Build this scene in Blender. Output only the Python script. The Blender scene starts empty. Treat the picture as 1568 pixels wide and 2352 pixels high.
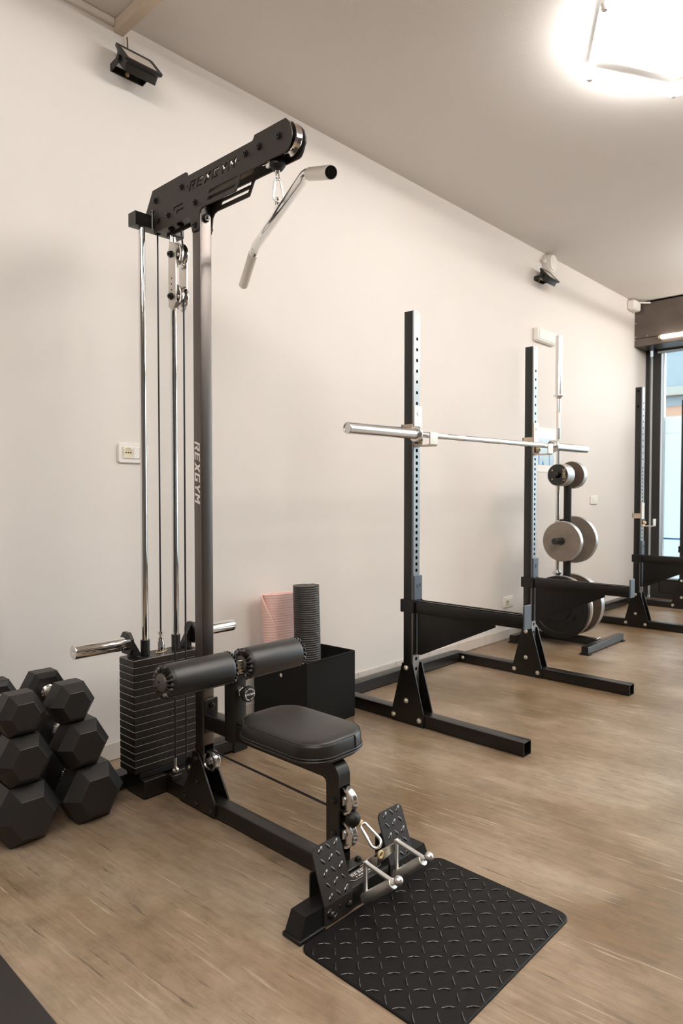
import bpy, bmesh, math, random
from mathutils import Vector, Matrix, Euler
random.seed(7)
S = bpy.context.scene
COL = S.collection
R = math.radians

# ------------------------------------------------------------------ camera, world, exposure
cam_d = bpy.data.cameras.new('camera')
cam_d.sensor_fit = 'VERTICAL'; cam_d.sensor_height = 36.0
cam_d.lens = 1560.0 / 2352.0 * 36.0
cam_d.clip_start = 0.05; cam_d.clip_end = 200
cam_d.dof.use_dof = True; cam_d.dof.focus_distance = 2.25; cam_d.dof.aperture_fstop = 5.0
cam = bpy.data.objects.new('camera', cam_d); COL.objects.link(cam)
cam.location = (0, 0, 1.1)
cam.rotation_euler = (R(90 - 1.689), 0, R(43.376 - 90))
S.camera = cam

W = bpy.data.worlds.new('world'); S.world = W; W.use_nodes = True
W.node_tree.nodes['Background'].inputs[0].default_value = (0.86, 0.945, 1.0, 1)
W.node_tree.nodes['Background'].inputs[1].default_value = 3.9

S.view_settings.view_transform = 'Standard'
S.view_settings.look = 'None'
S.view_settings.gamma = 1.0
S.view_settings.use_curve_mapping = False
S.view_settings.exposure = 0.60
S.cycles.max_bounces = 8; S.cycles.diffuse_bounces = 5; S.cycles.glossy_bounces = 5
S.cycles.transmission_bounces = 6; S.cycles.caustics_reflective = False; S.cycles.caustics_refractive = False
S.cycles.sample_clamp_indirect = 6.0
S.cycles.use_denoising = True

TUBE_POWER = 36.0      # emission strength of the led tubes on the ceiling
STRIP_POWER = 9.0

# ------------------------------------------------------------------ materials
def mat(name, base, rough=0.5, metal=0.0, spec=0.5, bump=0.0, bscale=300.0, var=0.0, vscale=8.0, coat=0.0):
    m = bpy.data.materials.new(name); m.use_nodes = True
    nt = m.node_tree; b = nt.nodes['Principled BSDF']
    b.inputs['Base Color'].default_value = (*base, 1)
    b.inputs['Roughness'].default_value = rough
    b.inputs['Metallic'].default_value = metal
    b.inputs['Specular IOR Level'].default_value = spec
    b.inputs['Coat Weight'].default_value = coat
    tc = None
    if bump or var:
        tc = nt.nodes.new('ShaderNodeTexCoord')
    if bump:
        n = nt.nodes.new('ShaderNodeTexNoise'); n.inputs['Scale'].default_value = bscale; n.inputs['Detail'].default_value = 2
        bp = nt.nodes.new('ShaderNodeBump'); bp.inputs['Strength'].default_value = bump; bp.inputs['Distance'].default_value = 0.002
        nt.links.new(tc.outputs['Object'], n.inputs['Vector'])
        nt.links.new(n.outputs['Fac'], bp.inputs['Height']); nt.links.new(bp.outputs['Normal'], b.inputs['Normal'])
    if var:
        n = nt.nodes.new('ShaderNodeTexNoise'); n.inputs['Scale'].default_value = vscale; n.inputs['Detail'].default_value = 6
        n.inputs['Roughness'].default_value = 0.65
        rp = nt.nodes.new('ShaderNodeValToRGB')
        rp.color_ramp.elements[0].position = 0.3; rp.color_ramp.elements[1].position = 0.7
        rp.color_ramp.elements[0].color = (*[c * (1 - var) for c in base], 1)
        rp.color_ramp.elements[1].color = (*[min(1, c * (1 + var)) for c in base], 1)
        nt.links.new(tc.outputs['Object'], n.inputs['Vector'])
        nt.links.new(n.outputs['Fac'], rp.inputs['Fac']); nt.links.new(rp.outputs['Color'], b.inputs['Base Color'])
    return m

def emis(name, col, power):
    m = bpy.data.materials.new(name); m.use_nodes = True
    nt = m.node_tree; nt.nodes.remove(nt.nodes['Principled BSDF'])
    e = nt.nodes.new('ShaderNodeEmission'); e.inputs[0].default_value = (*col, 1); e.inputs[1].default_value = power
    nt.links.new(e.outputs[0], nt.nodes['Material Output'].inputs[0])
    return m

M = {}
M['wall'] = mat('wall_paint', (0.815, 0.768, 0.722), 0.75, spec=0.25, bump=0.12, bscale=220, var=0.012, vscale=1.3)
M['darkwall'] = mat('dark_wall_paint', (0.17, 0.155, 0.145), 0.7, spec=0.3)
M['ceiling'] = mat('ceiling_paint', (0.73, 0.70, 0.675), 0.85, spec=0.2, bump=0.25, bscale=160)
M['tile'] = mat('baseboard_tile', (0.70, 0.64, 0.58), 0.35, var=0.07, vscale=9)
M['grout'] = mat('tile_grout', (0.42, 0.37, 0.33), 0.9)
M['beam'] = mat('beige_trunking', (0.66, 0.56, 0.44), 0.6)
M['black'] = mat('black_powder_coat', (0.0075, 0.0060, 0.0048), 0.36, spec=0.5, bump=0.04, bscale=900)
M['graphite'] = mat('graphite_steel_paint', (0.150, 0.132, 0.122), 0.33, metal=1.0, bump=0.02, bscale=900)
M['strip_reflect'] = mat('strip_window_reflection', (0.27, 0.272, 0.275), 0.36, metal=0.95)  # paler than the black posts: window reflection put into the front strip's colour
M['plate_reflect'] = mat('plate_window_reflection', (0.105, 0.125, 0.150), 0.42, metal=0.45, bump=0.03, bscale=500)  # blue-grey stands in for the window's reflection on black end and lock plates
M['rack'] = mat('black_rack_steel', (0.0060, 0.0048, 0.0040), 0.30, spec=0.55, bump=0.03, bscale=700)
M['plate_stack'] = mat('black_stack_paint', (0.010, 0.0082, 0.0070), 0.38, spec=0.5, bump=0.04, bscale=900)
M['edge'] = mat('pale_steel_edge', (0.30, 0.27, 0.24), 0.35, metal=0.6)  # paler steel colour for the top chamfers of the stack plates
M['bolt'] = mat('black_bolt', (0.02, 0.018, 0.017), 0.25, spec=0.6)
M['zinc'] = mat('zinc_bolt', (0.80, 0.76, 0.68), 0.28, metal=1.0)
M['chrome'] = mat('chrome', (0.82, 0.81, 0.80), 0.07, metal=1.0)
M['satin'] = mat('satin_steel', (0.74, 0.73, 0.72), 0.22, metal=1.0)
M['knurl'] = mat('knurled_steel', (0.78, 0.74, 0.68), 0.36, metal=1.0, bump=0.4, bscale=1500)
M['pewter'] = mat('bare_block_steel', (0.58, 0.54, 0.50), 0.32, metal=1.0, var=0.12, vscale=30)
M['leather'] = mat('black_leatherette', (0.011, 0.0095, 0.009), 0.36, spec=0.6, bump=0.2, bscale=750)
M['seam'] = mat('black_piping', (0.020, 0.018, 0.017), 0.40)
M['rubber'] = mat('black_rubber', (0.0065, 0.0055, 0.0052), 0.48, spec=0.35, bump=0.25, bscale=500, var=0.15, vscale=14)
M['dumbbell'] = mat('dumbbell_rubber', (0.0095, 0.0080, 0.0070), 0.43, spec=0.55, bump=0.18, bscale=420, var=0.12, vscale=18)
M['cable'] = mat('black_cable', (0.016, 0.014, 0.016), 0.35)
M['plastic'] = mat('black_plastic', (0.010, 0.009, 0.0085), 0.40)
M['grey_cap'] = mat('dark_grey_cap', (0.075, 0.068, 0.055), 0.42)
M['whiteplastic'] = mat('white_plastic', (0.90, 0.87, 0.82), 0.35)
M['ivory'] = mat('ivory_socket', (0.74, 0.66, 0.48), 0.4)
M['hole'] = mat('dark_hole', (0.006, 0.005, 0.005), 0.9, spec=0.1)
M['print'] = mat('white_print', (0.86, 0.82, 0.78), 0.5)
M['gold'] = mat('gold_print', (0.72, 0.55, 0.30), 0.5)
M['tan'] = mat('tan_backing', (0.34, 0.25, 0.155), 0.55)
M['fabric'] = mat('black_box_fabric', (0.010, 0.0098, 0.0088), 0.85, spec=0.25, bump=0.35, bscale=900)
M['pink'] = mat('pink_foam', (0.95, 0.65, 0.58), 0.7, spec=0.25)
M['greymat'] = mat('charcoal_foam', (0.035, 0.032, 0.030), 0.45, spec=0.5)
M['steelplate'] = mat('grey_cast_plate', (0.25, 0.208, 0.172), 0.50, metal=0.35, bump=0.15, bscale=160, var=0.16, vscale=14)
M['ribrubber'] = mat('glossy_tread_rubber', (0.016, 0.0135, 0.0125), 0.22, spec=1.0, coat=0.6)
M['rim'] = mat('pale_machined_rim', (0.55, 0.54, 0.53), 0.36, metal=0.8)
M['rust'] = mat('rusty_rim', (0.34, 0.20, 0.12), 0.6, metal=0.3)
M['brownplate'] = mat('brown_cast_plate', (0.125, 0.090, 0.066), 0.5, metal=0.2, var=0.15, vscale=14)
M['hook'] = mat('worn_white_hook', (0.72, 0.68, 0.61), 0.38, metal=0.3, var=0.06, vscale=30)
M['hooktan'] = mat('hook_edge_primer', (0.60, 0.47, 0.36), 0.45)
M['blackchrome'] = mat('black_chrome', (0.42, 0.37, 0.31), 0.20, metal=1.0)
M['arm'] = mat('matte_black_arm', (0.030, 0.0235, 0.0190), 0.5, spec=0.4, bump=0.04, bscale=900)
M['treadsteel'] = mat('tread_plate_steel', (0.026, 0.0215, 0.0190), 0.45, spec=0.4)
M['matrubber'] = mat('tread_mat_rubber', (0.0065, 0.0050, 0.0050), 0.55, spec=0.2, bump=0.15, bscale=500)
M['brightrod'] = mat('bright_plated_rod', (0.92, 0.91, 0.90), 0.33, metal=1.0)
M['lampglass'] = mat('floodlight_glass', (0.62, 0.54, 0.46), 0.15, spec=0.5)
M['shutter'] = mat('brown_shutter_sheet', (0.135, 0.110, 0.095), 0.33, metal=0.45, var=0.14, vscale=5)
M['frame'] = mat('dark_window_frame', (0.020, 0.019, 0.018), 0.35)
M['alu'] = mat('pale_aluminium', (0.62, 0.70, 0.74), 0.3, metal=0.6)
M['bluetape'] = mat('blue_strip', (0.03, 0.20, 0.55), 0.5)
M['cord'] = mat('brown_cord', (0.22, 0.13, 0.10), 0.5)
M['darkmat'] = mat('dark_rubber_mat', (0.022, 0.018, 0.017), 0.7, bump=0.4, bscale=350)
M['paver'] = mat('street_paving', (0.34, 0.34, 0.34), 0.8, var=0.1)
M['facade'] = mat('pale_facade', (0.15, 0.185, 0.205), 0.8, var=0.05)
M['ledge'] = mat('facade_ledge', (0.21, 0.21, 0.19), 0.8)
M['awning'] = mat('terracotta_awning', (0.26, 0.14, 0.09), 0.8)
M['winglass'] = mat('dark_street_glass', (0.25, 0.33, 0.38), 0.15)
M['tube'] = emis('led_tube', (1.0, 0.965, 0.925), TUBE_POWER)
M['strip'] = emis('led_strip_light', (1.0, 0.90, 0.74), STRIP_POWER)

def floor_material():
    m = bpy.data.materials.new('vinyl_wood_floor'); m.use_nodes = True
    nt = m.node_tree; b = nt.nodes['Principled BSDF']; L = nt.links.new
    tc = nt.nodes.new('ShaderNodeTexCoord')
    rot = nt.nodes.new('ShaderNodeMapping'); rot.inputs['Rotation'].default_value = (0, 0, R(-4.5))
    L(tc.outputs['Object'], rot.inputs['Vector'])
    def noise(sc, scale, detail, rough=0.6, loc=(0, 0, 0), dist=0.0):
        mp = nt.nodes.new('ShaderNodeMapping'); mp.inputs['Scale'].default_value = (*sc, 1); mp.inputs['Location'].default_value = loc
        L(rot.outputs['Vector'], mp.inputs['Vector'])
        n = nt.nodes.new('ShaderNodeTexNoise'); n.inputs['Scale'].default_value = scale; n.inputs['Detail'].default_value = detail
        n.inputs['Roughness'].default_value = rough; n.inputs['Distortion'].default_value = dist
        L(mp.outputs['Vector'], n.inputs['Vector']); return n.outputs['Fac']
    def ramp(fac, stops):
        r = nt.nodes.new('ShaderNodeValToRGB'); e = r.color_ramp.elements
        while len(e) < len(stops): e.new(0.5)
        for el, (p, c) in zip(e, stops): el.position = p; el.color = (*c, 1)
        L(fac, r.inputs['Fac']); return r.outputs['Color']
    def mix(fac, a, b_, mode='MIX'):
        n = nt.nodes.new('ShaderNodeMix'); n.data_type = 'RGBA'; n.blend_type = mode
        if isinstance(fac, float): n.inputs[0].default_value = fac
        else: L(fac, n.inputs[0])
        for s, v in ((6, a), (7, b_)):
            if isinstance(v, tuple): n.inputs[s].default_value = (*v, 1)
            else: L(v, n.inputs[s])
        return n.outputs[2]
    big = ramp(noise((1.0, 0.55), 3.2, 5, 0.55), [(0.34, (0.200, 0.135, 0.079)), (0.50, (0.275, 0.196, 0.126)), (0.66, (0.335, 0.256, 0.182))])
    patch = ramp(noise((1.0, 0.7), 1.7, 3, 0.5, (3.1, 7.7, 0)), [(0.52, (0, 0, 0)), (0.64, (1, 1, 1))])
    c = mix(patch, big, (0.170, 0.108, 0.053))
    grain = ramp(noise((26, 1.1), 3.0, 6, 0.65, (0, 0, 0), 0.3), [(0.30, (0.62, 0.60, 0.58)), (0.50, (1, 1, 1)), (0.72, (1.28, 1.26, 1.24))])
    c = mix(0.50, c, grain, 'MULTIPLY')
    mott = ramp(noise((5, 3), 4.0, 9, 0.72, (2, 9, 0), 0.4), [(0.32, (0.68, 0.66, 0.63)), (0.50, (1, 1, 1)), (0.70, (1.22, 1.23, 1.26))])
    c = mix(0.75, c, mott, 'MULTIPLY')
    fine = ramp(noise((120, 7), 2.0, 4, 0.7, (1, 2, 0)), [(0.25, (0.78, 0.78, 0.78)), (0.5, (1, 1, 1)), (0.78, (1.15, 1.15, 1.15))])
    c = mix(0.55, c, fine, 'MULTIPLY')
    streak_d = ramp(noise((52, 2.8), 1.6, 4, 0.62, (5, 1, 0), 0.25), [(0.615, (0, 0, 0)), (0.70, (1, 1, 1))])
    c = mix(streak_d, c, (0.095, 0.066, 0.043))
    streak_l = ramp(noise((60, 2.2), 1.5, 4, 0.62, (9, 4, 0), 0.25), [(0.605, (0, 0, 0)), (0.70, (1, 1, 1))])
    c = mix(streak_l, c, (0.44, 0.345, 0.25))
    L(c, b.inputs['Base Color'])
    rr = nt.nodes.new('ShaderNodeMapRange'); rr.inputs[3].default_value = 0.27; rr.inputs[4].default_value = 0.42
    L(noise((8, 1), 3.0, 4), rr.inputs[0]); L(rr.outputs[0], b.inputs['Roughness'])
    b.inputs['Specular IOR Level'].default_value = 0.6
    bp = nt.nodes.new('ShaderNodeBump'); bp.inputs['Strength'].default_value = 0.12; bp.inputs['Distance'].default_value = 0.002
    L(noise((60, 3), 2.5, 5), bp.inputs['Height']); L(bp.outputs['Normal'], b.inputs['Normal'])
    return m
M['floor'] = floor_material()

def glass_material():
    m = bpy.data.materials.new('window_glass'); m.use_nodes = True
    nt = m.node_tree; nt.nodes.remove(nt.nodes['Principled BSDF']); L = nt.links.new
    t = nt.nodes.new('ShaderNodeBsdfTransparent'); t.inputs[0].default_value = (0.93, 0.98, 0.99, 1)
    g = nt.nodes.new('ShaderNodeBsdfGlossy'); g.inputs['Roughness'].default_value = 0.02
    f = nt.nodes.new('ShaderNodeFresnel'); f.inputs[0].default_value = 1.45
    mx = nt.nodes.new('ShaderNodeMixShader')
    L(f.outputs[0], mx.inputs[0]); L(t.outputs[0], mx.inputs[1]); L(g.outputs[0], mx.inputs[2])
    L(mx.outputs[0], nt.nodes['Material Output'].inputs[0]); return m
M['glass'] = glass_material()

def film_material():
    m = bpy.data.materials.new('frosted_film'); m.use_nodes = True
    nt = m.node_tree; nt.nodes.remove(nt.nodes['Principled BSDF']); L = nt.links.new
    t = nt.nodes.new('ShaderNodeBsdfTranslucent'); t.inputs[0].default_value = (0.76, 0.78, 0.785, 1)
    d = nt.nodes.new('ShaderNodeBsdfDiffuse'); d.inputs[0].default_value = (0.9, 0.92, 0.93, 1)
    mx = nt.nodes.new('ShaderNodeMixShader'); mx.inputs[0].default_value = 0.15
    L(t.outputs[0], mx.inputs[1]); L(d.outputs[0], mx.inputs[2])
    L(mx.outputs[0], nt.nodes['Material Output'].inputs[0]); return m
M['film'] = film_material()

def poster_material():
    # flat print: white cloud band at the top, blue-grey below (generated coordinates: X across, Z up)
    m = bpy.data.materials.new('poster_print'); m.use_nodes = True
    nt = m.node_tree; b = nt.nodes['Principled BSDF']; L = nt.links.new
    tc = nt.nodes.new('ShaderNodeTexCoord'); sp = nt.nodes.new('ShaderNodeSeparateXYZ'); L(tc.outputs['Generated'], sp.inputs[0])
    n = nt.nodes.new('ShaderNodeTexNoise'); n.inputs['Scale'].default_value = 4; L(tc.outputs['Generated'], n.inputs['Vector'])
    ad = nt.nodes.new('ShaderNodeMath'); ad.operation = 'MULTIPLY_ADD'; ad.inputs[1].default_value = 0.18; L(n.outputs['Fac'], ad.inputs[0]); L(sp.outputs['Z'], ad.inputs[2])
    r = nt.nodes.new('ShaderNodeValToRGB'); e = r.color_ramp.elements
    while len(e) < 4: e.new(0.5)
    for el, (p, c) in zip(e, [(0.05, (0.50, 0.66, 0.74)), (0.55, (0.62, 0.76, 0.84)), (0.80, (0.66, 0.80, 0.90)), (0.90, (0.95, 0.96, 0.97))]):
        el.position = p; el.color = (*c, 1)
    L(ad.outputs[0], r.inputs['Fac']); L(r.outputs['Color'], b.inputs['Base Color']); b.inputs['Roughness'].default_value = 0.3
    return m
M['poster'] = poster_material()

# ------------------------------------------------------------------ mesh builder
AX = {'X': (1, 2, 0), 'Y': (0, 2, 1), 'Z': (0, 1, 2)}
def rrect(u0, u1, v0, v1, r, n=3):
    if r <= 0: return [(u0, v0), (u1, v0), (u1, v1), (u0, v1)]
    out = []
    for cx, cy, a0 in ((u1 - r, v0 + r, -90), (u1 - r, v1 - r, 0), (u0 + r, v1 - r, 90), (u0 + r, v0 + r, 180)):
        for i in range(n + 1):
            a = R(a0 + 90 * i / n); out.append((cx + r * math.cos(a), cy + r * math.sin(a)))
    return out
def circ(u, v, r, n=16, a0=0.0):
    return [(u + r * math.cos(a0 + 2 * math.pi * i / n), v + r * math.sin(a0 + 2 * math.pi * i / n)) for i in range(n)]
def arc(u, v, r, a0, a1, n=6):
    return [(u + r * math.cos(R(a0 + (a1 - a0) * i / n)), v + r * math.sin(R(a0 + (a1 - a0) * i / n))) for i in range(n + 1)]

class MB:
    def __init__(s): s.v = []; s.f = []; s.m = []; s.mi = 0
    def add(s, vs, fs, mi=None):
        o = len(s.v); s.v += [tuple(v) for v in vs]
        for f in fs: s.f.append([o + i for i in f]); s.m.append(s.mi if mi is None else mi)
        return s
    def map(s, axis, u, v, w):
        p = [0, 0, 0]; a = AX[axis]; p[a[0]] = u; p[a[1]] = v; p[a[2]] = w; return p
    def box(s, x0, x1, y0, y1, z0, z1):
        return s.add([(x0, y0, z0), (x1, y0, z0), (x1, y1, z0), (x0, y1, z0), (x0, y0, z1), (x1, y0, z1), (x1, y1, z1), (x0, y1, z1)],
                     [(0, 3, 2, 1), (4, 5, 6, 7), (0, 1, 5, 4), (1, 2, 6, 5), (2, 3, 7, 6), (3, 0, 4, 7)])
    def bbox(s, x0, x1, y0, y1, z0, z1, b=0.002, top_mi=None):
        # box with all edges chamfered; top chamfer may take another material
        b = min(b, (x1 - x0) / 2.5, (y1 - y0) / 2.5, (z1 - z0) / 2.5)
        lev = [(z0, b), (z0 + b, 0), (z1 - b, 0), (z1, b)]
        vs = []
        for z, i in lev:
            c = b - i if i else b
            x0i, x1i, y0i, y1i = x0 + i, x1 - i, y0 + i, y1 - i
            k = b if i == 0 else b * 0.4
            vs += [(x0i + k, y0i, z), (x1i - k, y0i, z), (x1i, y0i + k, z), (x1i, y1i - k, z), (x1i - k, y1i, z), (x0i + k, y1i, z), (x0i, y1i - k, z), (x0i, y0i + k, z)]
        fs = [tuple(reversed(range(8)))]; s.add(vs, [])
        o = len(s.v) - 32
        s.f.append([o + i for i in reversed(range(8))]); s.m.append(s.mi)
        for l in range(3):
            for i in range(8):
                j = (i + 1) % 8
                s.f.append([o + l * 8 + i, o + l * 8 + j, o + l * 8 + 8 + j, o + l * 8 + 8 + i])
                s.m.append(top_mi if (top_mi is not None and l == 2) else s.mi)
        s.f.append([o + 24 + i for i in range(8)]); s.m.append(s.mi)
        return s
    def loft(s, rings, closed=True, cap0=True, cap1=True):
        n = len(rings[0]); vs = [p for r in rings for p in r]; fs = []
        for k in range(len(rings) - 1):
            for i in range(n if closed else n - 1):
                j = (i + 1) % n; fs.append((k * n + i, k * n + j, (k + 1) * n + j, (k + 1) * n + i))
        if cap0: fs.append(tuple(reversed(range(n))))
        if cap1: fs.append(tuple((len(rings) - 1) * n + i for i in range(n)))
        return s.add(vs, fs)
    def prism(s, poly, axis, lo, hi, cap=True):
        return s.loft([[s.map(axis, u, v, lo) for u, v in poly], [s.map(axis, u, v, hi) for u, v in poly]], True, cap, cap)
    def bar(s, axis, lo, hi, u0, u1, v0, v1, r=0.004, t=0.0, end=0.0):
        # rounded rectangular tube along an axis; t>0 leaves it hollow with open ends
        p = rrect(u0, u1, v0, v1, r)
        if not t: return s.prism(p, axis, lo, hi)
        q = rrect(u0 + t, u1 - t, v0 + t, v1 - t, max(r - t, 0.0005))
        rings = [[s.map(axis, u, v, w) for u, v in pp] for pp, w in ((p, lo), (p, hi), (q, hi), (q, lo), (p, lo))]
        return s.loft(rings, True, False, False)
    def frame_of(s, d):
        d = Vector(d).normalized(); a = Vector((0, 0, 1)) if abs(d.z) < 0.9 else Vector((1, 0, 0))
        u = d.cross(a).normalized(); return d, u, d.cross(u).normalized()
    def lathe(s, prof, origin, d, n=32, cap0=True, cap1=True):
        # prof: (radius, distance along d)
        o = Vector(origin); d, u, v = s.frame_of(d)
        rings = [[o + d * t + (u * math.cos(2 * math.pi * i / n) + v * math.sin(2 * math.pi * i / n)) * r for i in range(n)] for r, t in prof]
        return s.loft(rings, True, cap0, cap1)
    def cyl(s, p0, p1, r, n=20, r2=None, cap=True, ch=0.0):
        d = Vector(p1) - Vector(p0); L = d.length; r2 = r if r2 is None else r2
        pr = [(r, 0), (r2, L)] if not ch else [(r - ch, 0), (r, ch), (r2, L - ch), (r2 - ch, L)]
        return s.lathe(pr, p0, d, n, cap, cap)
    def tube(s, pts, r, n=10, closed=False, rs=None):
        P = [Vector(p) for p in pts]; N = len(P); rings = []
        ref = None
        for k in range(N):
            if closed: t = (P[(k + 1) % N] - P[k - 1]).normalized()
            else: t = (P[min(k + 1, N - 1)] - P[max(k - 1, 0)]).normalized()
            if ref is None:
                ref = t.cross(Vector((0, 0, 1)) if abs(t.z) < 0.9 else Vector((1, 0, 0))).normalized()
            ref = (ref - t * ref.dot(t)).normalized(); b = t.cross(ref)
            rr = rs[k] if rs else r
            rings.append([P[k] + (ref * math.cos(2 * math.pi * i / n) + b * math.sin(2 * math.pi * i / n)) * rr for i in range(n)])
        if closed: rings.append(rings[0]); return s.loft(rings, True, False, False)
        return s.loft(rings)
    def bolt(s, p, d, r=0.009, h=0.007, washer=True):
        p = Vector(p); d = Vector(d).normalized()
        if washer: s.cyl(p, p + d * 0.0015, r * 1.35, 16); p = p + d * 0.0015
        s.lathe([(r * 1.1, 0), (r * 1.1, h * 0.75), (r * 0.9, h)], p, d, 6)
        s.lathe([(r * 0.45, 0), (r * 0.45, h * 0.25), (r * 0.3, h * 0.35)], p + d * h, d, 10)
        return s
    def hole_face(s, axis, u0, u1, v0, v1, w, hu, hv, hr, n=12, depth=0.0, flip=False, hole_mi=None):
        # rectangle with a round hole; depth>0 adds the wall of a blind hole going to w+depth
        c = circ(hu, hv, hr, n, math.pi / n)
        def edge(a):
            x, y = math.cos(a), math.sin(a); k = 1e9
            if x > 1e-9: k = min(k, (u1 - hu) / x)
            if x < -1e-9: k = min(k, (u0 - hu) / x)
            if y > 1e-9: k = min(k, (v1 - hv) / y)
            if y < -1e-9: k = min(k, (v0 - hv) / y)
            return (hu + x * k, hv + y * k)
        ang = sorted(set([math.pi / n + 2 * math.pi * i / n for i in range(n)] + [math.atan2(v - hv, u - hu) % (2 * math.pi) for u in (u0, u1) for v in (v0, v1)]))
        outer = [edge(a) for a in ang]; inner = [(hu + hr * math.cos(a), hv + hr * math.sin(a)) for a in ang]; k = len(ang)
        vs = [s.map(axis, u, v, w) for u, v in outer] + [s.map(axis, u, v, w) for u, v in inner]
        fs = [(i, (i + 1) % k, k + (i + 1) % k, k + i) for i in range(k)]
        if flip: fs = [tuple(reversed(f)) for f in fs]
        s.add(vs, fs)
        if depth:
            vs = [s.map(axis, u, v, w) for u, v in inner] + [s.map(axis, u, v, w + depth) for u, v in inner]
            s.add(vs, [(i, (i + 1) % k, k + (i + 1) % k, k + i) for i in range(k)] + [tuple(range(k, 2 * k))], hole_mi)
        return s
    def mesh2d(s, me, fn):
        s.add([fn(v.co) for v in me.vertices], [tuple(p.vertices) for p in me.polygons]); return s

ORG = {}
def make_mesh(name, mb, mats, org, smooth=True, ang=34):
    me = bpy.data.meshes.new(name)
    o = Vector(org)
    me.from_pydata([(v[0] - o.x, v[1] - o.y, v[2] - o.z) for v in mb.v], [], mb.f)
    for m in (mats if isinstance(mats, (list, tuple)) else [mats]): me.materials.append(m)
    me.polygons.foreach_set('material_index', mb.m)
    bm = bmesh.new(); bm.from_mesh(me); bmesh.ops.recalc_face_normals(bm, faces=bm.faces); bm.to_mesh(me); bm.free()
    if smooth:
        me.polygons.foreach_set('use_smooth', [True] * len(me.polygons)); me.set_sharp_from_angle(angle=R(ang))
    me.update(); return me
def obj(name, mb, mats, parent=None, kind=None, label=None, smooth=True, ang=34):
    org = ORG.get(parent.name, (0, 0, 0)) if parent else None
    if parent is None:
        # top-level mesh: origin at the bottom centre of its box
        xs = [v[0] for v in mb.v]; ys = [v[1] for v in mb.v]; zs = [v[2] for v in mb.v]
        org = ((min(xs) + max(xs)) / 2, (min(ys) + max(ys)) / 2, min(zs))
    o = bpy.data.objects.new(name, make_mesh(name, mb, mats, org, smooth, ang)); COL.objects.link(o)
    if parent: o.parent = parent
    else: o.location = org
    ORG[o.name] = org
    if kind: o['kind'] = kind
    if label: o['label'] = label
    return o
def share(src, parent, off, name=None):
    # another piece with the same mesh, moved by off
    o = bpy.data.objects.new(name or src.name.split('.')[0], src.data); COL.objects.link(o)
    o.parent = parent; o.location = Vector(src.location) + Vector(off); ORG[o.name] = ORG[parent.name]; return o
def tag(o, label, cat, group=None):
    o['label'] = label; o['category'] = cat
    if group: o['group'] = group
    return o
def thing(name, loc, label, cat, group=None):
    o = bpy.data.objects.new(name, None); COL.objects.link(o); o.location = loc; o.empty_display_size = 0.05
    ORG[o.name] = Vector(loc); return tag(o, label, cat, group)
def dup(root, loc, label=None, group=None, rot=None):
    r = root.copy(); COL.objects.link(r); r.location = loc
    if rot is not None: r.rotation_euler = rot
    if label: r['label'] = label
    if group: r['group'] = group
    for ch in list(root.children):
        c = ch.copy(); COL.objects.link(c); c.parent = r
        for g in list(ch.children):
            d = g.copy(); COL.objects.link(d); d.parent = c
    return r
def structure(name, mb, mats, **k):
    return obj(name, mb, mats, kind='structure', **k)

def fill2d(outer, holes, thick=0.0):
    # flat plate with cut-outs, meshed from a filled 2D curve; returns a mesh in its own xy plane
    cu = bpy.data.curves.new('fill', 'CURVE'); cu.dimensions = '2D'; cu.fill_mode = 'BOTH'; cu.extrude = thick / 2
    for pl in [outer] + list(holes):
        sp = cu.splines.new('POLY'); sp.points.add(len(pl) - 1); sp.use_cyclic_u = True
        for p, (u, v) in zip(sp.points, pl): p.co = (u, v, 0, 1)
    ob = bpy.data.objects.new('fill', cu); COL.objects.link(ob)
    dg = bpy.context.evaluated_depsgraph_get(); me = bpy.data.meshes.new_from_object(ob.evaluated_get(dg))
    COL.objects.unlink(ob); bpy.data.objects.remove(ob); return me
def textmesh(txt, size, ext=0.0003):
    cu = bpy.data.curves.new('txt', 'FONT'); cu.body = txt; cu.size = size; cu.extrude = ext
    cu.align_x = 'CENTER'; cu.align_y = 'CENTER'; cu.resolution_u = 3; cu.offset = size * 0.012
    ob = bpy.data.objects.new('txt', cu); COL.objects.link(ob)
    dg = bpy.context.evaluated_depsgraph_get(); me = bpy.data.meshes.new_from_object(ob.evaluated_get(dg))
    COL.objects.unlink(ob); bpy.data.objects.remove(ob); return me

LET = {
 'R': [(0,0),(1.2,0),(1.2,5.8),(3.4,5.8),(3.4,4.2),(1.9,4.2),(1.9,3.0),(2.4,3.0),(3.4,0),(4.8,0),(3.8,3.1),(4.7,3.8),(4.7,7),(0,7)],
 'E': [(0,0),(4.5,0),(4.5,1.2),(1.3,1.2),(1.3,2.9),(4.0,2.9),(4.0,4.1),(1.3,4.1),(1.3,5.8),(4.5,5.8),(4.5,7),(0,7)],
 'X': [(0,0),(1.6,0),(2.5,2.2),(3.4,0),(5,0),(3.4,3.5),(5,7),(3.4,7),(2.5,4.8),(1.6,7),(0,7),(1.6,3.5)],
 'G': [(0,0),(4.7,0),(4.7,3.9),(2.4,3.9),(2.4,2.7),(3.4,2.7),(3.4,1.2),(1.3,1.2),(1.3,5.8),(4.7,5.8),(4.7,7),(0,7)],
 'Y': [(1.9,0),(3.2,0),(3.2,2.8),(5.1,7),(3.6,7),(2.55,4.4),(1.5,7),(0,7),(1.9,2.8)],
 'M': [(0,0),(1.3,0),(1.3,4.6),(2.6,2.2),(3.9,4.6),(3.9,0),(5.2,0),(5.2,7),(3.9,7),(2.6,4.4),(1.3,7),(0,7)]}
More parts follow.
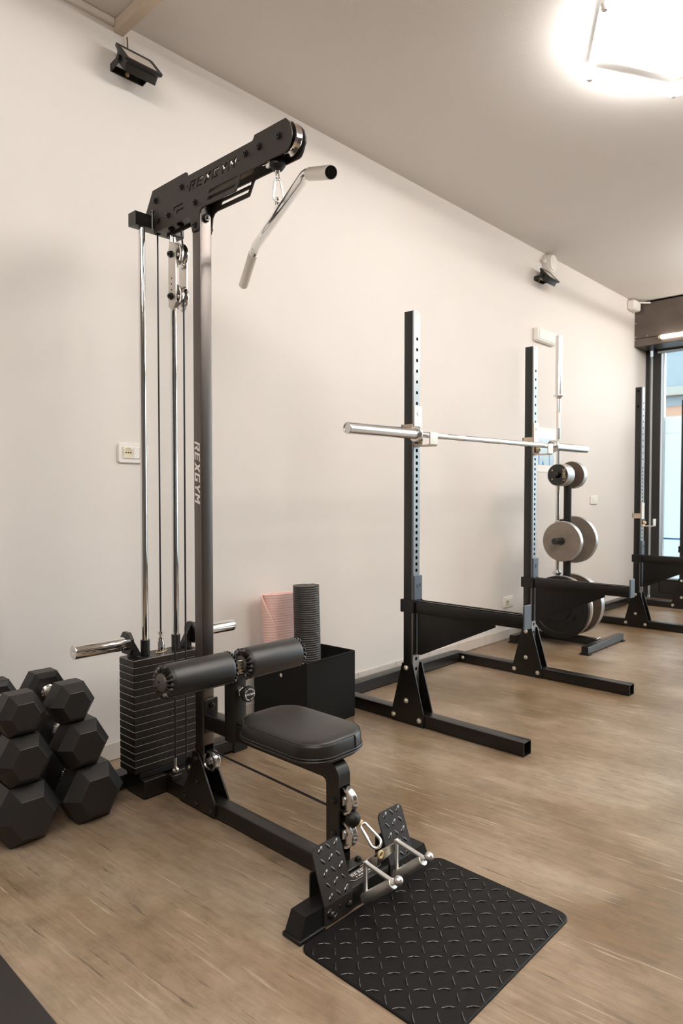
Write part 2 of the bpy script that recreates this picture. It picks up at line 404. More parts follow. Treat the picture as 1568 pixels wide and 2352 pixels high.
def word(w, width, height, shear=0.22):
    # outlines of the blocky slanted lettering, lower left at 0,0
    adv = 6.0; tot = adv * len(w) - 0.9 + 7 * shear; out = []
    for i, ch in enumerate(w):
        out.append([((i * adv + x + y * shear) / tot * width, y / 7 * height) for x, y in LET[ch]])
    return out

# ------------------------------------------------------------------ room
WY = 2.585; CZ = 3.0; XL = -3.0; XR = 7.347; YF = -4.2
structure('floor', MB().box(XL - .1, XR + .12, YF - .1, WY + .1, -.12, 0), M['floor'], smooth=False)
structure('ceiling', MB().box(XL - .1, XR + .12, YF - .1, WY + .1, CZ, CZ + .1), M['ceiling'], smooth=False)
wb = structure('wall_back', MB().box(XL - .1, XR + .12, WY, WY + .1, 0, CZ), M['wall'], smooth=False)
# small marks on the plaster: shallow scuffs, flat on the wall
structure('wall_left', MB().box(XL - .1, XL, YF, WY, 0, CZ), M['darkwall'], smooth=False)
structure('wall_front', MB().box(XL - .1, XR + .12, YF - .1, YF, 0, CZ), M['darkwall'], smooth=False)
bb = structure('baseboard_back', MB().box(XL, XR - .02, WY - .006, WY, 0, .068), M['grout'], smooth=False)
x = 2.86 - 0.34 * 17
t0 = None
while x < XR - .35:
    if t0 is None:
        x0 = x; t0 = obj('tile', MB().bbox(x + .0012, x + .3388, WY - .0125, WY - .0055, .001, .071, .0015), M['tile'], bb)
    else: share(t0, bb, (x - x0, 0, 0), 'tile')
    x += .34
# cable trunking crossing the ceiling and the strip running above the first floodlight
structure('trim_1', MB().bbox(1.398, 1.442, -4.0, WY - .001, 2.952, CZ - .0005, .002), M['beam'])
structure('trim_2', MB().bbox(XL + .01, 1.397, WY - .016, WY - .0005, 2.972, CZ - .0005, .002), M['wall'])

# window side
wn = thing('window_1', (XR, 0, 0), 'dark framed shop window with frosted glass at the far end', 'window'); del wn['category']; del wn['label']; wn['kind'] = 'structure'
def wbox(n, m, *b): return obj(n, MB().bbox(*b, .003), m, wn)
wbox('frame_post', M['frame'], XR, XR + .07, WY - .045, WY - .0005, 0, 2.62)
wbox('frame_trim', M['alu'], XR + .01, XR + .05, WY - .072, WY - .046, .02, 2.50)
wbox('frame_post', M['frame'], XR, XR + .07, WY - .155, WY - .073, 0, 2.62)
ys = [WY - .172, 1.22, .02, -1.18, -2.38, YF]
wbox('frame_rail', M['frame'], XR, XR + .07, YF, WY - .156, 2.53, 2.60)
wbox('frame_rail', M['alu'], XR - .012, XR - .001, YF, WY - .12, 2.522, 2.545)
wbox('frame_rail', M['frame'], XR, XR + .07, YF, WY - .156, .0, .055)
wbox('kick_panel', M['frame'], XR + .02, XR + .05, YF, WY - .156, .056, .20)
wbox('frame_rail', M['alu'], XR + .005, XR + .06, YF, WY - .156, .201, .215)
for i in range(5):
    a, b = ys[i + 1], ys[i]
    a2 = a + .05 if i < 4 else a
    obj('glass_trim', MB().bbox(XR + .004, XR + .03, b - .016, b, .216, 2.528, .002), M['alu'], wn)
    obj('pane', MB().box(XR + .034, XR + .040, a2, b - .017, .216, 2.53), M['glass'], wn, smooth=False)
    if i == 0: obj('frosted_film', MB().box(XR + .0405, XR + .042, a2, b - .017, .216, 1.872), M['film'], wn, smooth=False)
    if i == 0: obj('blue_band', MB().box(XR + .0310, XR + .0335, a2, b - .018, .612, .628), M['bluetape'], wn, smooth=False)
    d = MB()
    for k in range(28):
        yy = b - .03 - k * .03
        d.box(XR + .0318, XR + .0335, yy - .012, yy, 1.700, 1.708)
    if i == 0: obj('dotted_line', d, M['alu'], wn, smooth=False)
    if i < 4: wbox('frame_post', M['frame'], XR, XR + .07, a - .05, a + .049, .056, 2.53)
structure('wall_right', MB().box(XR + .07, XR + .12, YF, WY, 2.60, CZ).box(XR + .07, XR + .12, WY - .02, WY, 0, 2.60), M['wall'], smooth=False)

# roller shutter box with its led strip
sh = thing('shutter_box', (7.2, -.8, 2.556), 'long brown sheet metal roller shutter box above the far window', 'shutter box')
obj('front_panel', MB().bbox(7.023, 7.034, YF + .01, WY - .001, 2.636, 2.978, .002), M['shutter'], sh)
obj('lower_panel', MB().bbox(7.021, 7.034, YF + .01, WY - .001, 2.557, 2.632, .003), M['shutter'], sh)
obj('bottom_panel', MB().bbox(7.035, XR - .014, YF + .01, WY - .001, 2.556, 2.566, .002), M['frame'], sh)
obj('top_gap', MB().box(7.045, 7.06, YF + .01, WY - .001, 2.95, CZ - .001), M['hole'], sh, smooth=False)
sm = None
for y, z in ((WY - .012, 2.79), (WY - .012, 2.655), (WY - .012, 2.625), (2.46, 2.65), (1.86, 2.65), (1.26, 2.65)):
    m = MB().lathe([(.006, 0), (.005, .004), (.002, .005)], (7.0225, y, z), (-1, 0, 0), 10)
    obj('screw', m, M['zinc'], sh)
ls = thing('led_strip', (7.0, .9, 2.61), 'glowing tube light fixed along the lower edge of the shutter box', 'light')
obj('diffuser', MB().tube([(7.006, 2.322, 2.615), (7.006, -.2, 2.615)], .018, 14), M['strip'], ls)
obj('end_cap', MB().cyl((7.006, 2.345, 2.615), (7.006, 2.3225, 2.615), .018, 14), M['gold'], ls)
obj('mounting_clip', MB().box(7.004, 7.0205, 1.0, 1.03, 2.603, 2.627), M['zinc'], ls)

# what stands outside the window
structure('street_ground', MB().box(XR + .13, 40, -25, 25, -.14, -.02), M['paver'], smooth=False)
bd = thing('building', (14, 8, 0), 'pale blue grey building across the street seen through the upper glass', 'building')
obj('wall', MB().box(14.0, 16, 1.5, 22, -.02, 7.0), M['facade'], bd, smooth=False)
obj('ledge', MB().bbox(13.86, 13.999, 1.5, 22, 2.95, 3.12, .01), M['ledge'], bd)
obj('awning', MB().prism([(12.9, 2.38), (13.999, 2.72), (13.999, 2.76), (12.9, 2.42)], 'Y', 1.6, 9.5), M['awning'], bd)
for k in range(6):
    f = obj('window', MB().bbox(13.93, 13.999, 2.2 + k * 2.4, 3.6 + k * 2.4, 3.9, 5.6, .01), M['ledge'], bd)
    obj('pane', MB().box(13.92, 13.9295, 2.3 + k * 2.4, 3.5 + k * 2.4, 4.0, 5.5), M['winglass'], f, smooth=False)

# honeycomb ceiling light (three cells; only one corner is in the picture)
def hexlight(name, cells, label, hw=.0150, zl=2.935):
    t = thing(name, (cells[0][0], cells[0][1], zl - .005), label, 'ceiling light')
    seen = {}; nodes = {}
    for cx, cy in cells:
        P = [(cx + .45 * math.cos(R(90 + 60 * i)), cy + .45 * math.sin(R(90 + 60 * i))) for i in range(6)]
        for i in range(6):
            a, b = P[i], P[(i + 1) % 6]
            key = tuple(sorted([(round(a[0], 2), round(a[1], 2)), (round(b[0], 2), round(b[1], 2))]))
            if key in seen: continue
            seen[key] = 1
            nodes[key[0]] = a if (round(a[0], 2), round(a[1], 2)) == key[0] else b
            nodes[key[1]] = b if (round(b[0], 2), round(b[1], 2)) == key[1] else a
            A, B = Vector((*a, zl)), Vector((*b, zl)); d = (B - A).normalized()
            obj('tube', MB().tube([A + d * .016, B - d * .016], .0145, 12), M['tube'], t)
            hz = MB(); nv = Vector((-d.y, d.x, 0)) * hw
            A2, B2 = A + d * .017, B - d * .017
            hz.loft([[q + Vector((0, 0, .0155)) + nv, q + Vector((0, 0, .0155)) - nv, q + Vector((0, 0, .021)) - nv, q + Vector((0, 0, .021)) + nv] for q in (A2, B2)])
            obj('tube_housing', hz, M['zinc'], t)
    for p in nodes.values():
        m = MB().lathe([(.010, .0), (.014, .006), (.014, .026), (.010, .030)], (p[0], p[1], zl - .0155), (0, 0, 1), 14)
        obj('connector', m, M['whiteplastic'], t)
        obj('hanger', MB().cyl((p[0], p[1], zl + .015), (p[0], p[1], CZ), .004, 8), M['whiteplastic'], t)
    return t
hexlight('ceiling_or_added_light', [(2.98, .853), (2.59, .178), (3.37, .178), (2.98, -.497), (2.59, -1.172), (3.37, -1.172)], 'bright white hexagon tube lamp hanging under the ceiling, upper right corner')
hexlight('ceiling_or_added_light', [(-.35, .85), (.04, .175), (-.74, .175), (-.35, -.50), (.04, -1.175), (-.74, -1.175)], 'added unseen hexagon tube lamp left of the camera, lighting the left wall')  # added lamp out of view, brightens the left wall and the dumbbells
hexlight('ceiling_or_added_light', [(6.2, .95), (5.81, .275), (6.59, .275), (6.2, -.40), (5.81, -1.075), (6.59, -1.075)], 'added unseen hexagon tube lamp near the shop window, brightening the ceiling there', .004, 2.76)  # added lamp out of view, hung low to brighten ceiling and wall by the window

# ------------------------------------------------------------------ lat pulldown machine
XM = 1.368
lat = thing('lat_pulldown_machine', (XM, 1.75, 0), 'tall black lat pulldown and low row machine with weight stack and padded seat', 'gym machine')
BL = M['black']
def P(name, mb, mats=None, parent=None, **k): return obj(name, mb, mats or BL, parent or lat, **k)
P('base_beam', MB().bar('Y', 1.238, 2.27, 1.343, 1.393, .007, .057, .004))
P('stack_base', MB().bar('X', 1.252, 1.342, 2.147, 2.268, .008, .070, .003).bar('X', 1.394, 1.484, 2.147, 2.268, .008, .070, .003))
P('stack_pad', MB().bbox(1.25, 1.486, 2.170, 2.268, .0705, .094, .003), M['rubber'])
P('rear_foot', MB().bar('X', 1.19, 1.745, 2.275, 2.345, .010, .060, .004))
P('foot_cap', MB().loft([[(1.7455, 2.270, .06), (1.7455, 2.350, .06), (1.7455, 2.350, .0), (1.7455, 2.270, .0)], [(1.79, 2.272, .055), (1.79, 2.348, .055), (1.79, 2.348, 0), (1.79, 2.272, 0)], [(1.82, 2.275, .012), (1.82, 2.345, .012), (1.82, 2.345, 0), (1.82, 2.275, 0)]]), M['rubber'])
P('foot_cap', MB().bbox(1.176, 1.1895, 2.272, 2.348, 0, .06, .004), M['rubber'])
# upright: closed tube above, open slot for the low pulley below
up = MB().bar('Z', .232, 2.10, 1.345, 1.391, 1.92, 1.967, .004)
up.box(1.345, 1.3495, 1.92, 1.967, .058, .2315).box(1.3865, 1.391, 1.92, 1.967, .058, .2315).box(1.3497, 1.3863, 1.962, 1.967, .058, .2315)
P('upright', up, M['graphite'])
d = MB()
for pl in word('REXGYM', .215, .029):
    me = fill2d(pl, [], .0006)
    d.mesh2d(me, lambda c: (1.3444 - c.z, 1.959 - c.y, 1.273 - c.x))
P('lettering', d, M['print'], label='white REXGYM lettering', smooth=False)
# gusset plates at the foot of the upright
gp = [(2.056, .009), (2.056, .03), (2.027, .062), (1.996, .115), (1.978, .165)] + arc(1.955, .187, .022, 20, 150, 5) + [(1.848, .056), (1.842, .036), (1.846, .014), (1.852, .009)]
P('gusset_plate', MB().prism(gp, 'X', 1.3365, 1.3425)); P('gusset_plate', MB().prism(gp, 'X', 1.3935, 1.3995))
for (y, z) in ((1.943, .105), (2.021, .032), (1.944, .029), (1.86, .031), (1.95, .182)):
    P('bolt', MB().bolt((1.3364, y, z), (-1, 0, 0), .0075, .006), M['bolt'])
    P('bolt', MB().bolt((1.3996, y, z), (1, 0, 0), .0075, .006), M['bolt'])
def pulley(c, r, w, m, parent=None, name='pulley'):
    # grooved wheel, axle along X, with a dished face and five round holes suggested by bosses
    pr = [(r * .18, -w * .62), (r * .30, -w * .62), (r * .34, -w * .30), (r * .74, -w * .30), (r * .80, -w * .5), (r * .98, -w * .5), (r, -w * .42), (r * .84, -w * .06), (r * .84, w * .06), (r, w * .42), (r * .98, w * .5), (r * .80, w * .5), (r * .74, w * .30), (r * .34, w * .30), (r * .30, w * .62), (r * .18, w * .62)]
    return P(name, MB().lathe(pr, c, (1, 0, 0), 40), m, parent)
pulley((XM, 1.906, .180), .037, .024, M['satin'])
pulley((XM, 2.008, .134), .035, .030, M['plastic'])
P('bolt', MB().bolt((1.352, 2.008, .134), (-1, 0, 0), .008, .007), M['zinc'])
P('eye_bolt', MB().tube([(XM - .008, 2.115 + .011 * math.cos(R(a)), .090 + .011 * math.sin(R(a))) for a in range(0, 360, 24)], .0045, 8, True).cyl((XM - .008, 2.115, .100), (XM - .008, 2.115, .134), .0045, 10).cyl((XM - .020, 2.115, .090), (XM + .004, 2.115, .090), .005, 10), M['zinc'])
P('cable_anchor', MB().bbox(XM - .030, XM + .012, 2.100, 2.135, .0575, .077, .002))
# bracket beam, knee post, seat frame
P('bracket_flange', MB().bbox(1.345, 1.402, 1.9125, 1.9195, .275, .392, .003))
P('bolt', MB().bolt((1.376, 1.9124, .367), (0, -1, 0), .009, .008), M['bolt'])
P('seat_bracket', MB().bar('Y', 1.8005, 1.912, 1.345, 1.391, .292, .345, .004))
P('knee_post', MB().bar('Z', .283, .504, 1.3435, 1.3925, 1.745, 1.80, .004))
sf = [(1.744, .295), (1.744, .345), (1.322, .345)] + arc(1.322, .304, .041, 90, 180, 6) + [(1.281, .296), (1.330, .296), (1.330, .29), (1.345, .295)]
sf = [(1.744, .345), (1.744, .295), (1.345, .295), (1.334, .290), (1.330, .280), (1.281, .280)] + [p for p in reversed(arc(1.322, .304, .041, 90, 180, 6))]
P('seat_frame', MB().prism(sf, 'X', 1.345, 1.391))
P('seat_lug', MB().bbox(1.352, 1.384, 1.650, 1.744, .3455, .351, .002))
P('seat_post', MB().box(1.345, 1.350, 1.281, 1.330, .058, .2795).box(1.386, 1.391, 1.281, 1.330, .058, .2795).box(1.3502, 1.3858, 1.325, 1.330, .058, .2795).box(1.3502, 1.3858, 1.281, 1.3248, .058, .085))
pulley((XM, 1.279, .240), .038, .024, M['satin']); pulley((XM, 1.279, .145), .038, .024, M['satin'])
for z in (.240, .145):
    P('bolt', MB().bolt((1.3449, 1.300, z), (-1, 0, 0), .0085, .007), M['bolt']); P('bolt', MB().bolt((1.3911, 1.300, z), (1, 0, 0), .0085, .007), M['bolt'])
P('post_flange', MB().bbox(1.322, 1.414, 1.2425, 1.2805, .0575, .064, .002).bolt((1.403, 1.262, .0641), (0, 0, 1), .008, .006).bolt((1.333, 1.262, .0641), (0, 0, 1), .008, .006))
# seat cushion
def seat_ring(inset, z, cx=XM, cy=1.462, hx=.122, hy=.182, r=.085, n=8):
    return [(u, v, z) for u, v in rrect(cx - hx + inset, cx + hx - inset, cy - hy + inset, cy + hy - inset, max(r - inset, .01), n)]
P('seat_board', MB().loft([seat_ring(.012, .3515), seat_ring(.012, .357)]), M['plastic'])
lev = [(.006, .3573), (.001, .361), (0, .366), (.0, .385), (.001, .403), (.005, .411), (.012, .4155), (.03, .419), (.06, .4215), (.10, .4225)]
st = P('seat_cushion', MB().loft([seat_ring(i, z) for i, z in lev]), M['leather'], ang=60)
for z in (.366, .374): obj('piping', MB().tube(seat_ring(-.0012, z), .0026, 6, True), M['seam'], st)
obj('piping', MB().tube(seat_ring(.0045, .4112), .0014, 6, True), M['seam'], st)
obj('seam', MB().tube([(XM + .045, 1.2795, .366), (XM + .045, 1.2792, .39), (XM + .045, 1.2800, .404), (XM + .045, 1.2845, .4112)], .0018, 6), M['seam'], st)
# knee hold-down
P('knee_bar', MB().bar('X', 1.10, 1.636, 1.748, 1.794, .5045, .552, .003), M['blackchrome'])
def roller(x0, x1):
    r = .052; L = x1 - x0
    pr = [(.030, .001), (.040, .0), (.047, .003), (.051, .009), (r, .018), (r, L - .018), (.051, L - .009), (.047, L - .003), (.040, L), (.030, L - .001)]
    g = P('knee_roller', MB().lathe(pr, (x0, 1.77, .531), (1, 0, 0), 40), M['leather'])
    a = R(232)
    obj('seam', MB().tube([(x0 + .01, 1.77 + .0518 * math.cos(a), .531 + .0518 * math.sin(a)), (x1 - .01, 1.77 + .0518 * math.cos(a), .531 + .0518 * math.sin(a))], .0014, 6), M['seam'], g)
    for sgn, xe in ((-1, x0), (1, x1)):
        ruf = MB(); rings = []
        n = 88
        for k in range(9):
            q = k / 8 * math.pi; row = []
            for i in range(n):
                th = 2 * math.pi * i / n; w = .5 + .5 * math.cos(th * 22 + .8 * math.sin(th * 3))
                rad = .0395 + (.0105 + .004 * w) * math.cos(q) * (0.6 + .4 * w); ax = (.015 * math.sin(q)) * (.25 + .75 * w)
                row.append((xe + sgn * (ax - .002), 1.77 + rad * math.cos(th), .531 + rad * math.sin(th)))
            rings.append(row)
        ruf.loft(rings, True, False, False)
        obj('gathered_edge', ruf, M['leather'], g, ang=80)
        cp = MB().lathe([(.030, -.004), (.030, .006), (.027, .012), (.018, .016), (.007, .0172), (.0065, .012), (.001, .012)], (xe, 1.77, .531), (sgn, 0, 0), 28)
        obj('end_cap', cp, M['grey_cap'], g)
roller(1.100, 1.340); roller(1.396, 1.636)
# knob with its printed face
kn = P('adjuster_knob', MB().lathe([(.013, 0), (.013, .016), (.008, .018), (.008, .022), (.017, .026), (.024, .031), (.0262, .038), (.0262, .044), (.024, .0475), (.0, .0485)], (XM, 1.7448, .451), (0, -1, 0), 36, cap1=False), M['plastic'])
obj('collar', MB().cyl((XM, 1.7447, .451), (XM, 1.733, .451), .0145, 24, ch=.001), M['chrome'], kn)
yk = 1.7448 - .0487
d = MB()
me = textmesh('LOOSEN', .0088, .0002); d.mesh2d(me, lambda c: (XM + c.x, yk - c.z, .451 + c.y))
def ring_text(txt, rad, a0, a1, size, inward):
    for i, ch in enumerate(txt):
        if ch == ' ': continue
        a = R(a0 + (a1 - a0) * i / (len(txt) - 1)); rot = a - math.pi / 2 if not inward else a + math.pi / 2
        me = textmesh(ch, size, .0002); ca, sa = math.cos(rot), math.sin(rot)
        d.mesh2d(me, lambda c: (XM + rad * math.cos(a) + c.x * ca - c.y * sa, yk - c.z, .451 + rad * math.sin(a) + c.x * sa + c.y * ca))
ring_text('TO ADJUST', .0178, 150, 28, .0072, False); ring_text('THEN PULL', .0178, 205, 335, .0072, True)
for a0, a1 in ((163, 192), (-12, 17)):
    o = arc(0, 0, .0192, a0, a1, 6) + list(reversed(arc(0, 0, .0166, a0, a1, 6)))
    d.loft([[(XM + u, yk + .0002, .451 + v) for u, v in o], [(XM + u, yk - .0002, .451 + v) for u, v in o]])
obj('lettering', d, M['print'], kn, label='white print reading TO ADJUST LOOSEN THEN PULL', smooth=False)
# front cross foot with rubber ends, name plate and foot plates
P('front_foot', MB().bar('X', 1.1885, 1.5475, 1.183, 1.2375, .006, .060, .002))
def cap(sg):
    m = MB()
    f = lambda x: XM + sg * x
    m.loft([[(f(.1802), 1.1825, .060), (f(.1802), 1.238, .060), (f(.1802), 1.238, .012), (f(.1802), 1.1825, .012)], [(f(.242), 1.184, .0595), (f(.242), 1.2365, .0595), (f(.262), 1.2385, .012), (f(.262), 1.1820, .012)]])
    m.bbox(min(f(.178), f(.268)), max(f(.178), f(.268)), 1.177, 1.2425, .0005, .0118, .002)
    return m
P('foot_cap', cap(-1), M['rubber']); P('foot_cap', cap(1), M['rubber'])
npm = MB(); npm.prism([(1.312, 1.2105), (1.322, 1.198), (1.432, 1.198), (1.440, 1.2105), (1.432, 1.232), (1.322, 1.232)], 'Z', .0603, .0608)
npl = P('name_plate', npm, M['plastic'])
d = MB()
for pl in word('REXGYM', .078, .0105):
    d.mesh2d(fill2d(pl, [], .0003), lambda c: (1.330 + c.x, 1.2165 + c.y, .0611 + c.z))
o = [(1.315, 1.2105), (1.324, 1.2005), (1.430, 1.2005), (1.437, 1.2105), (1.430, 1.2295), (1.324, 1.2295)]
for k in range(6):
    a, b = Vector((*o[k], .0611)), Vector((*o[(k + 1) % 6], .0611)); d.tube([a, b], .0005, 4)
for i in range(7): d.box(1.338 + i * .010, 1.338 + i * .010 + (.0075 if i % 3 else .004), 1.2075, 1.2115, .0609, .0613)
obj('lettering', d, M['print'], npl, label='white REXGYM print and border', smooth=False)
def footplate(xc):
    # bent tread plate: skirt bolted to the beam, face leaning back
    w = .052; t = .004; k0 = (1.1788, .008); k1 = (1.1788, .060); k2 = (1.2262, .190)
    def pts(off): return [(k0[0] - off, k0[1]), (k1[0] - off, k1[1]), (k2[0] - off * .94, k2[1] - off * .1)]
    out = MB()
    A = pts(0); B = pts(-t)
    n = 7
    # face outline with rounded top corners
    L = math.hypot(k2[0] - k1[0], k2[1] - k1[1]); ey, ez = (k2[0] - k1[0]) / L, (k2[1] - k1[1]) / L
    ol = [(-w, 0), (w, 0)] + arc(w - .016, L - .016, .016, 0, 90, 5) + arc(-w + .016, L - .016, .016, 90, 180, 5)
    ny, nz = -ez, ey
    f3 = lambda u, v, h: (xc + u, k1[0] + ey * v + ny * h, k1[1] + ez * v + nz * h)
    out.loft([[f3(u, v, 0) for u, v in ol], [f3(u, v, -t) for u, v in ol]])
    out.bbox(xc - w, xc + w, k0[0], k0[0] + t, k0[1], k1[1], .001)
    fp = P('foot_plate', out, M['treadsteel'])
    tr = MB()
    for i in range(-2, 3):
        for j in range(5):
            u = i * .0285 + .004; v = .012 + j * .0285
            if abs(u) > w - .010 or v > L - .012: continue
            odd = (i + j) % 2; a = R(38) if odd else R(-52); ln, wd = (.0115, .0050) if odd else (.0105, .0036)
            ca, sa = math.cos(a), math.sin(a); rings = []
            for k, (hh, sc) in enumerate(((0, 1), (.0014, .8), (.0024, .42))):
                rings.append([f3(u + (ln * sc * math.cos(q) * ca - wd * sc * math.sin(q) * sa), v + (ln * sc * math.cos(q) * sa + wd * sc * math.sin(q) * ca), hh) for q in [2 * math.pi * z / 12 for z in range(12)]])
            tr.loft(rings, True, False, True)
    for u, v, a in ((-.036, .040, 35), (.006, .036, -50), (.036, .020, 35), (-.012, .018, 35)):
        rings = []
        for hh, sc in ((0, 1), (.0012, .75), (.0018, .4)):
            rings.append([(xc + u + .0095 * sc * math.cos(q) * math.cos(R(a)) - .003 * sc * math.sin(q) * math.sin(R(a)), k0[0] - hh, v + .0095 * sc * math.cos(q) * math.sin(R(a)) + .003 * sc * math.sin(q) * math.cos(R(a))) for q in [2 * math.pi * z / 12 for z in range(12)]])
        tr.loft(rings, True, False, True)
    obj('tread', tr, M['ribrubber'], fp, kind='stuff', ang=50)
    for u in (-.030, .036): obj('bolt', MB().bolt((xc + u, k0[0] - .0001, .032), (0, -1, 0), .0085, .007), M['bolt'], fp)
    bs = MB(); bs.prism([(1.2385, .008), (1.2385, .118), (1.2345, .126), (1.2305, .126), (1.2345, .116), (1.2345, .062), (1.2383, .0605)], 'X', xc - w + .004, xc + w - .004)
    obj('back_brace', bs, BL, fp)
    return fp
footplate(1.238); footplate(1.498)

# weight stack
PZ = .0255
def stack_plate(z0, top=False):
    m = MB(); x0, x1, y0, y1, z1 = 1.228, 1.508, 2.168, 2.272, z0 + PZ - .0012
    b = .0016
    # body without the front face, chamfered, then a front face with the pin hole
    m.bbox(x0, x1, y0 + .0012, y1, z0, z1, b, 1)
    m.hole_face('Y', x0 + b, x1 - b, z0 + b, z1 - b, y0, XM, (z0 + z1) / 2, .0072, 12, .0119, True, 2)
    vs = [(x0 + b, y0, z0 + b), (x1 - b, y0, z0 + b), (x1 - b, y0, z1 - b), (x0 + b, y0, z1 - b)]
    ws = [(x0, y0 + .0028, z0), (x1, y0 + .0028, z0), (x1, y0 + .0028, z1), (x0, y0 + .0028, z1)]
    for i in range(4):
        j = (i + 1) % 4
        m.add([vs[i], vs[j], ws[j], ws[i]], [(0, 1, 2, 3)], 1 if i == 2 else 0)
    return m
sp = None
for i in range(16):
    z0 = .0950 + i * PZ
    if sp is None: sp = P('weight_plate', stack_plate(z0), [M['plate_stack'], M['edge'], M['hole']], ang=25)
    else: share(sp, lat, (0, 0, i * PZ), 'weight_plate')
ZT = .095 + 16 * PZ - .001
RX = (1.303, 1.433)
for rx in RX:
    P('guide_rod', MB().cyl((rx, 2.22, ZT), (rx, 2.22, 2.052), .0125, 24), M['chrome'])
    P('rod_collar', MB().cyl((rx, 2.22, ZT + .0005), (rx, 2.22, ZT + .058), .0165, 24, ch=.0015), M['plastic'])
P('stack_stem', MB().lathe([(.013, 0), (.013, .040), (.0105, .044), (.0105, .055), (.006, .058), (.006, .068), (.011, .070), (.011, .078), (.004, .080)], (XM, 2.22, ZT + .0005), (0, 0, 1), 20), M['chrome'])
P('pin_ring', MB().tube([(XM + .019 * math.cos(R(a)), 2.218 + .017 * math.sin(R(a)), ZT + .006 + .004 * math.cos(R(a))) for a in range(0, 360, 20)], .0016, 6, True), M['gold'])
for sg in (-1, 1):
    xa, xb = XM + sg * .142, XM + sg * .334
    h = P('plate_horn', MB().lathe([(.008, .0), (.0225, 0), (.0245, .004), (.0245, .195)], (xb, 2.222, .558), (-sg, 0, 0), 32, cap0=False), M['chrome'])
    obj('end_plug', MB().lathe([(.023, .0), (.023, -.001), (.008, -.001), (.008, .006), (.0005, .006)], (xb, 2.222, .558), (-sg, 0, 0), 24, False, False), M['whiteplastic'], h)
    hb = MB(); oc = [(2.222 + .042 * math.cos(R(a)), .556 + .046 * math.sin(R(a))) for a in (-52, -20, 25, 65, 115, 155, 200, 232)]
    hb.prism(oc, 'X', *sorted((xa, xa - sg * .012)))
    hb.loft([[(xa - sg * .0121, 2.212, ZT + .001), (xa - sg * .0121, 2.232, ZT + .001), (xa - sg * .0121, 2.232, .590), (xa - sg * .0121, 2.212, .590)], [(xa - sg * .055, 2.212, ZT + .001), (xa - sg * .055, 2.232, ZT + .001), (xa - sg * .055, 2.232, ZT + .012), (xa - sg * .055, 2.212, ZT + .012)]])
    hb.bolt((xa - sg * .034, 2.196, ZT + .0005), (0, 0, 1), .008, .007)
    P('horn_bracket', hb)

# top arm
P('top_crossbeam', MB().bar('X', 1.268, 1.468, 2.20, 2.25, 2.050, 2.097, .003))
outer = [(2.252, 2.098), (2.247, 2.123), (2.204, 2.187), (1.996, 2.187), (1.988, 2.184), (1.984, 2.171), (1.640, 2.168), (1.634, 2.172), (1.628, 2.182), (1.488, 2.181), (1.470, 2.162), (1.463, 2.140), (1.4615, 2.124), (1.474, 2.097), (1.482, 2.088), (1.492, 2.085), (1.690, 2.086), (1.697, 2.084), (1.721, 2.045), (1.726, 2.043), (1.893, 2.044), (1.908, 2.040), (1.918, 2.028), (1.924, 1.99), (1.928, 1.976), (1.958, 1.976), (1.974, 2.034), (2.198, 2.034), (2.198, 2.098)]
def slot(a, b, c, d_): return [a, b, c, d_]
cuts = [[(1.856, 2.0885), (1.709, 2.0875), (1.712, 2.0765), (1.866, 2.0775)], [(1.866, 2.0680), (1.719, 2.0670), (1.7265, 2.0560), (1.874, 2.0570)]]
far_cuts = list(cuts)
cuts += [[(1.977 - u, 2.1165 + v) for u, v in pl] for pl in word('REXGYM', .262, .0295)]
cuts += [circ(1.984, 2.134, .0032, 10), circ(1.7055, 2.130, .0032, 10)]
cuts += [[(2.068, 2.090), (2.012, 2.090), (2.012, 2.086), (2.060, 2.086), (2.066, 2.078), (2.071, 2.078)], [(2.048, 2.074), (2.008, 2.074), (2.008, 2.070), (2.042, 2.070), (2.048, 2.062), (2.053, 2.062)]]
cuts += [[(1.938, 1.993), (1.9345, 1.993), (1.9305, 1.981), (1.934, 1.979)]]
def armplate(xc, cuts, name):
    me = fill2d([(-y, z) for y, z in outer], [[(-y, z) for y, z in c] for c in cuts], .005)
    return P(name, MB().mesh2d(me, lambda c: (xc - c.z, -c.x, c.y)), M['arm'], ang=25)
armplate(1.3415, cuts, 'arm_plate')
armplate(1.3955, far_cuts + [[(1.955, 2.108), (1.955, 2.128), (1.947, 2.133), (1.706, 2.131), (1.695, 2.124), (1.700, 2.113), (1.709, 2.108)]], 'arm_plate')
P('backing_sheet', MB().box(1.3985, 1.3995, 1.67, 1.965, 2.1005, 2.140), M['tan'])
at = MB().bar('Y', 1.975, 2.199, 1.3445, 1.3925, 2.0415, 2.098, .003)
P('arm_tube', at)
P('cable_grommet', MB().lathe([(.012, 0), (.012, -.004), (.008, -.004)], (XM, 2.128, 2.0413), (0, 0, 1), 20).lathe([(.012, 0), (.012, -.004), (.008, -.004)], (XM, 2.071, 2.0413), (0, 0, 1), 20).lathe([(.012, 0), (.012, -.004), (.008, -.004)], (XM, 2.22, 2.0497), (0, 0, 1), 20), M['hole'])
P('stop_rod', MB().cyl((1.330, 2.192, 2.045), (1.330, 2.192, 2.105), .005, 12).lathe([(.007, 0), (.007, .006), (.004, .008)], (1.330, 2.192, 2.105), (0, 0, 1), 12), M['bolt'])
for (y, z) in ((2.183, 2.146), (2.018, 2.144), (1.939, 2.069), (2.101, 2.071), (1.67, 2.14), (1.604, 2.139), (1.515, 2.139), (2.166, 2.072), (1.941, 1.996)):
    P('bolt', MB().bolt((1.3389, y, z), (-1, 0, 0), .0085, .008), M['bolt']); P('bolt', MB().bolt((1.3981, y, z), (1, 0, 0), .0085, .008), M['bolt'])
P('bolt', MB().bolt((XM - .002, 1.9199, 2.018), (0, -1, 0), .011, .010), M['bolt'])
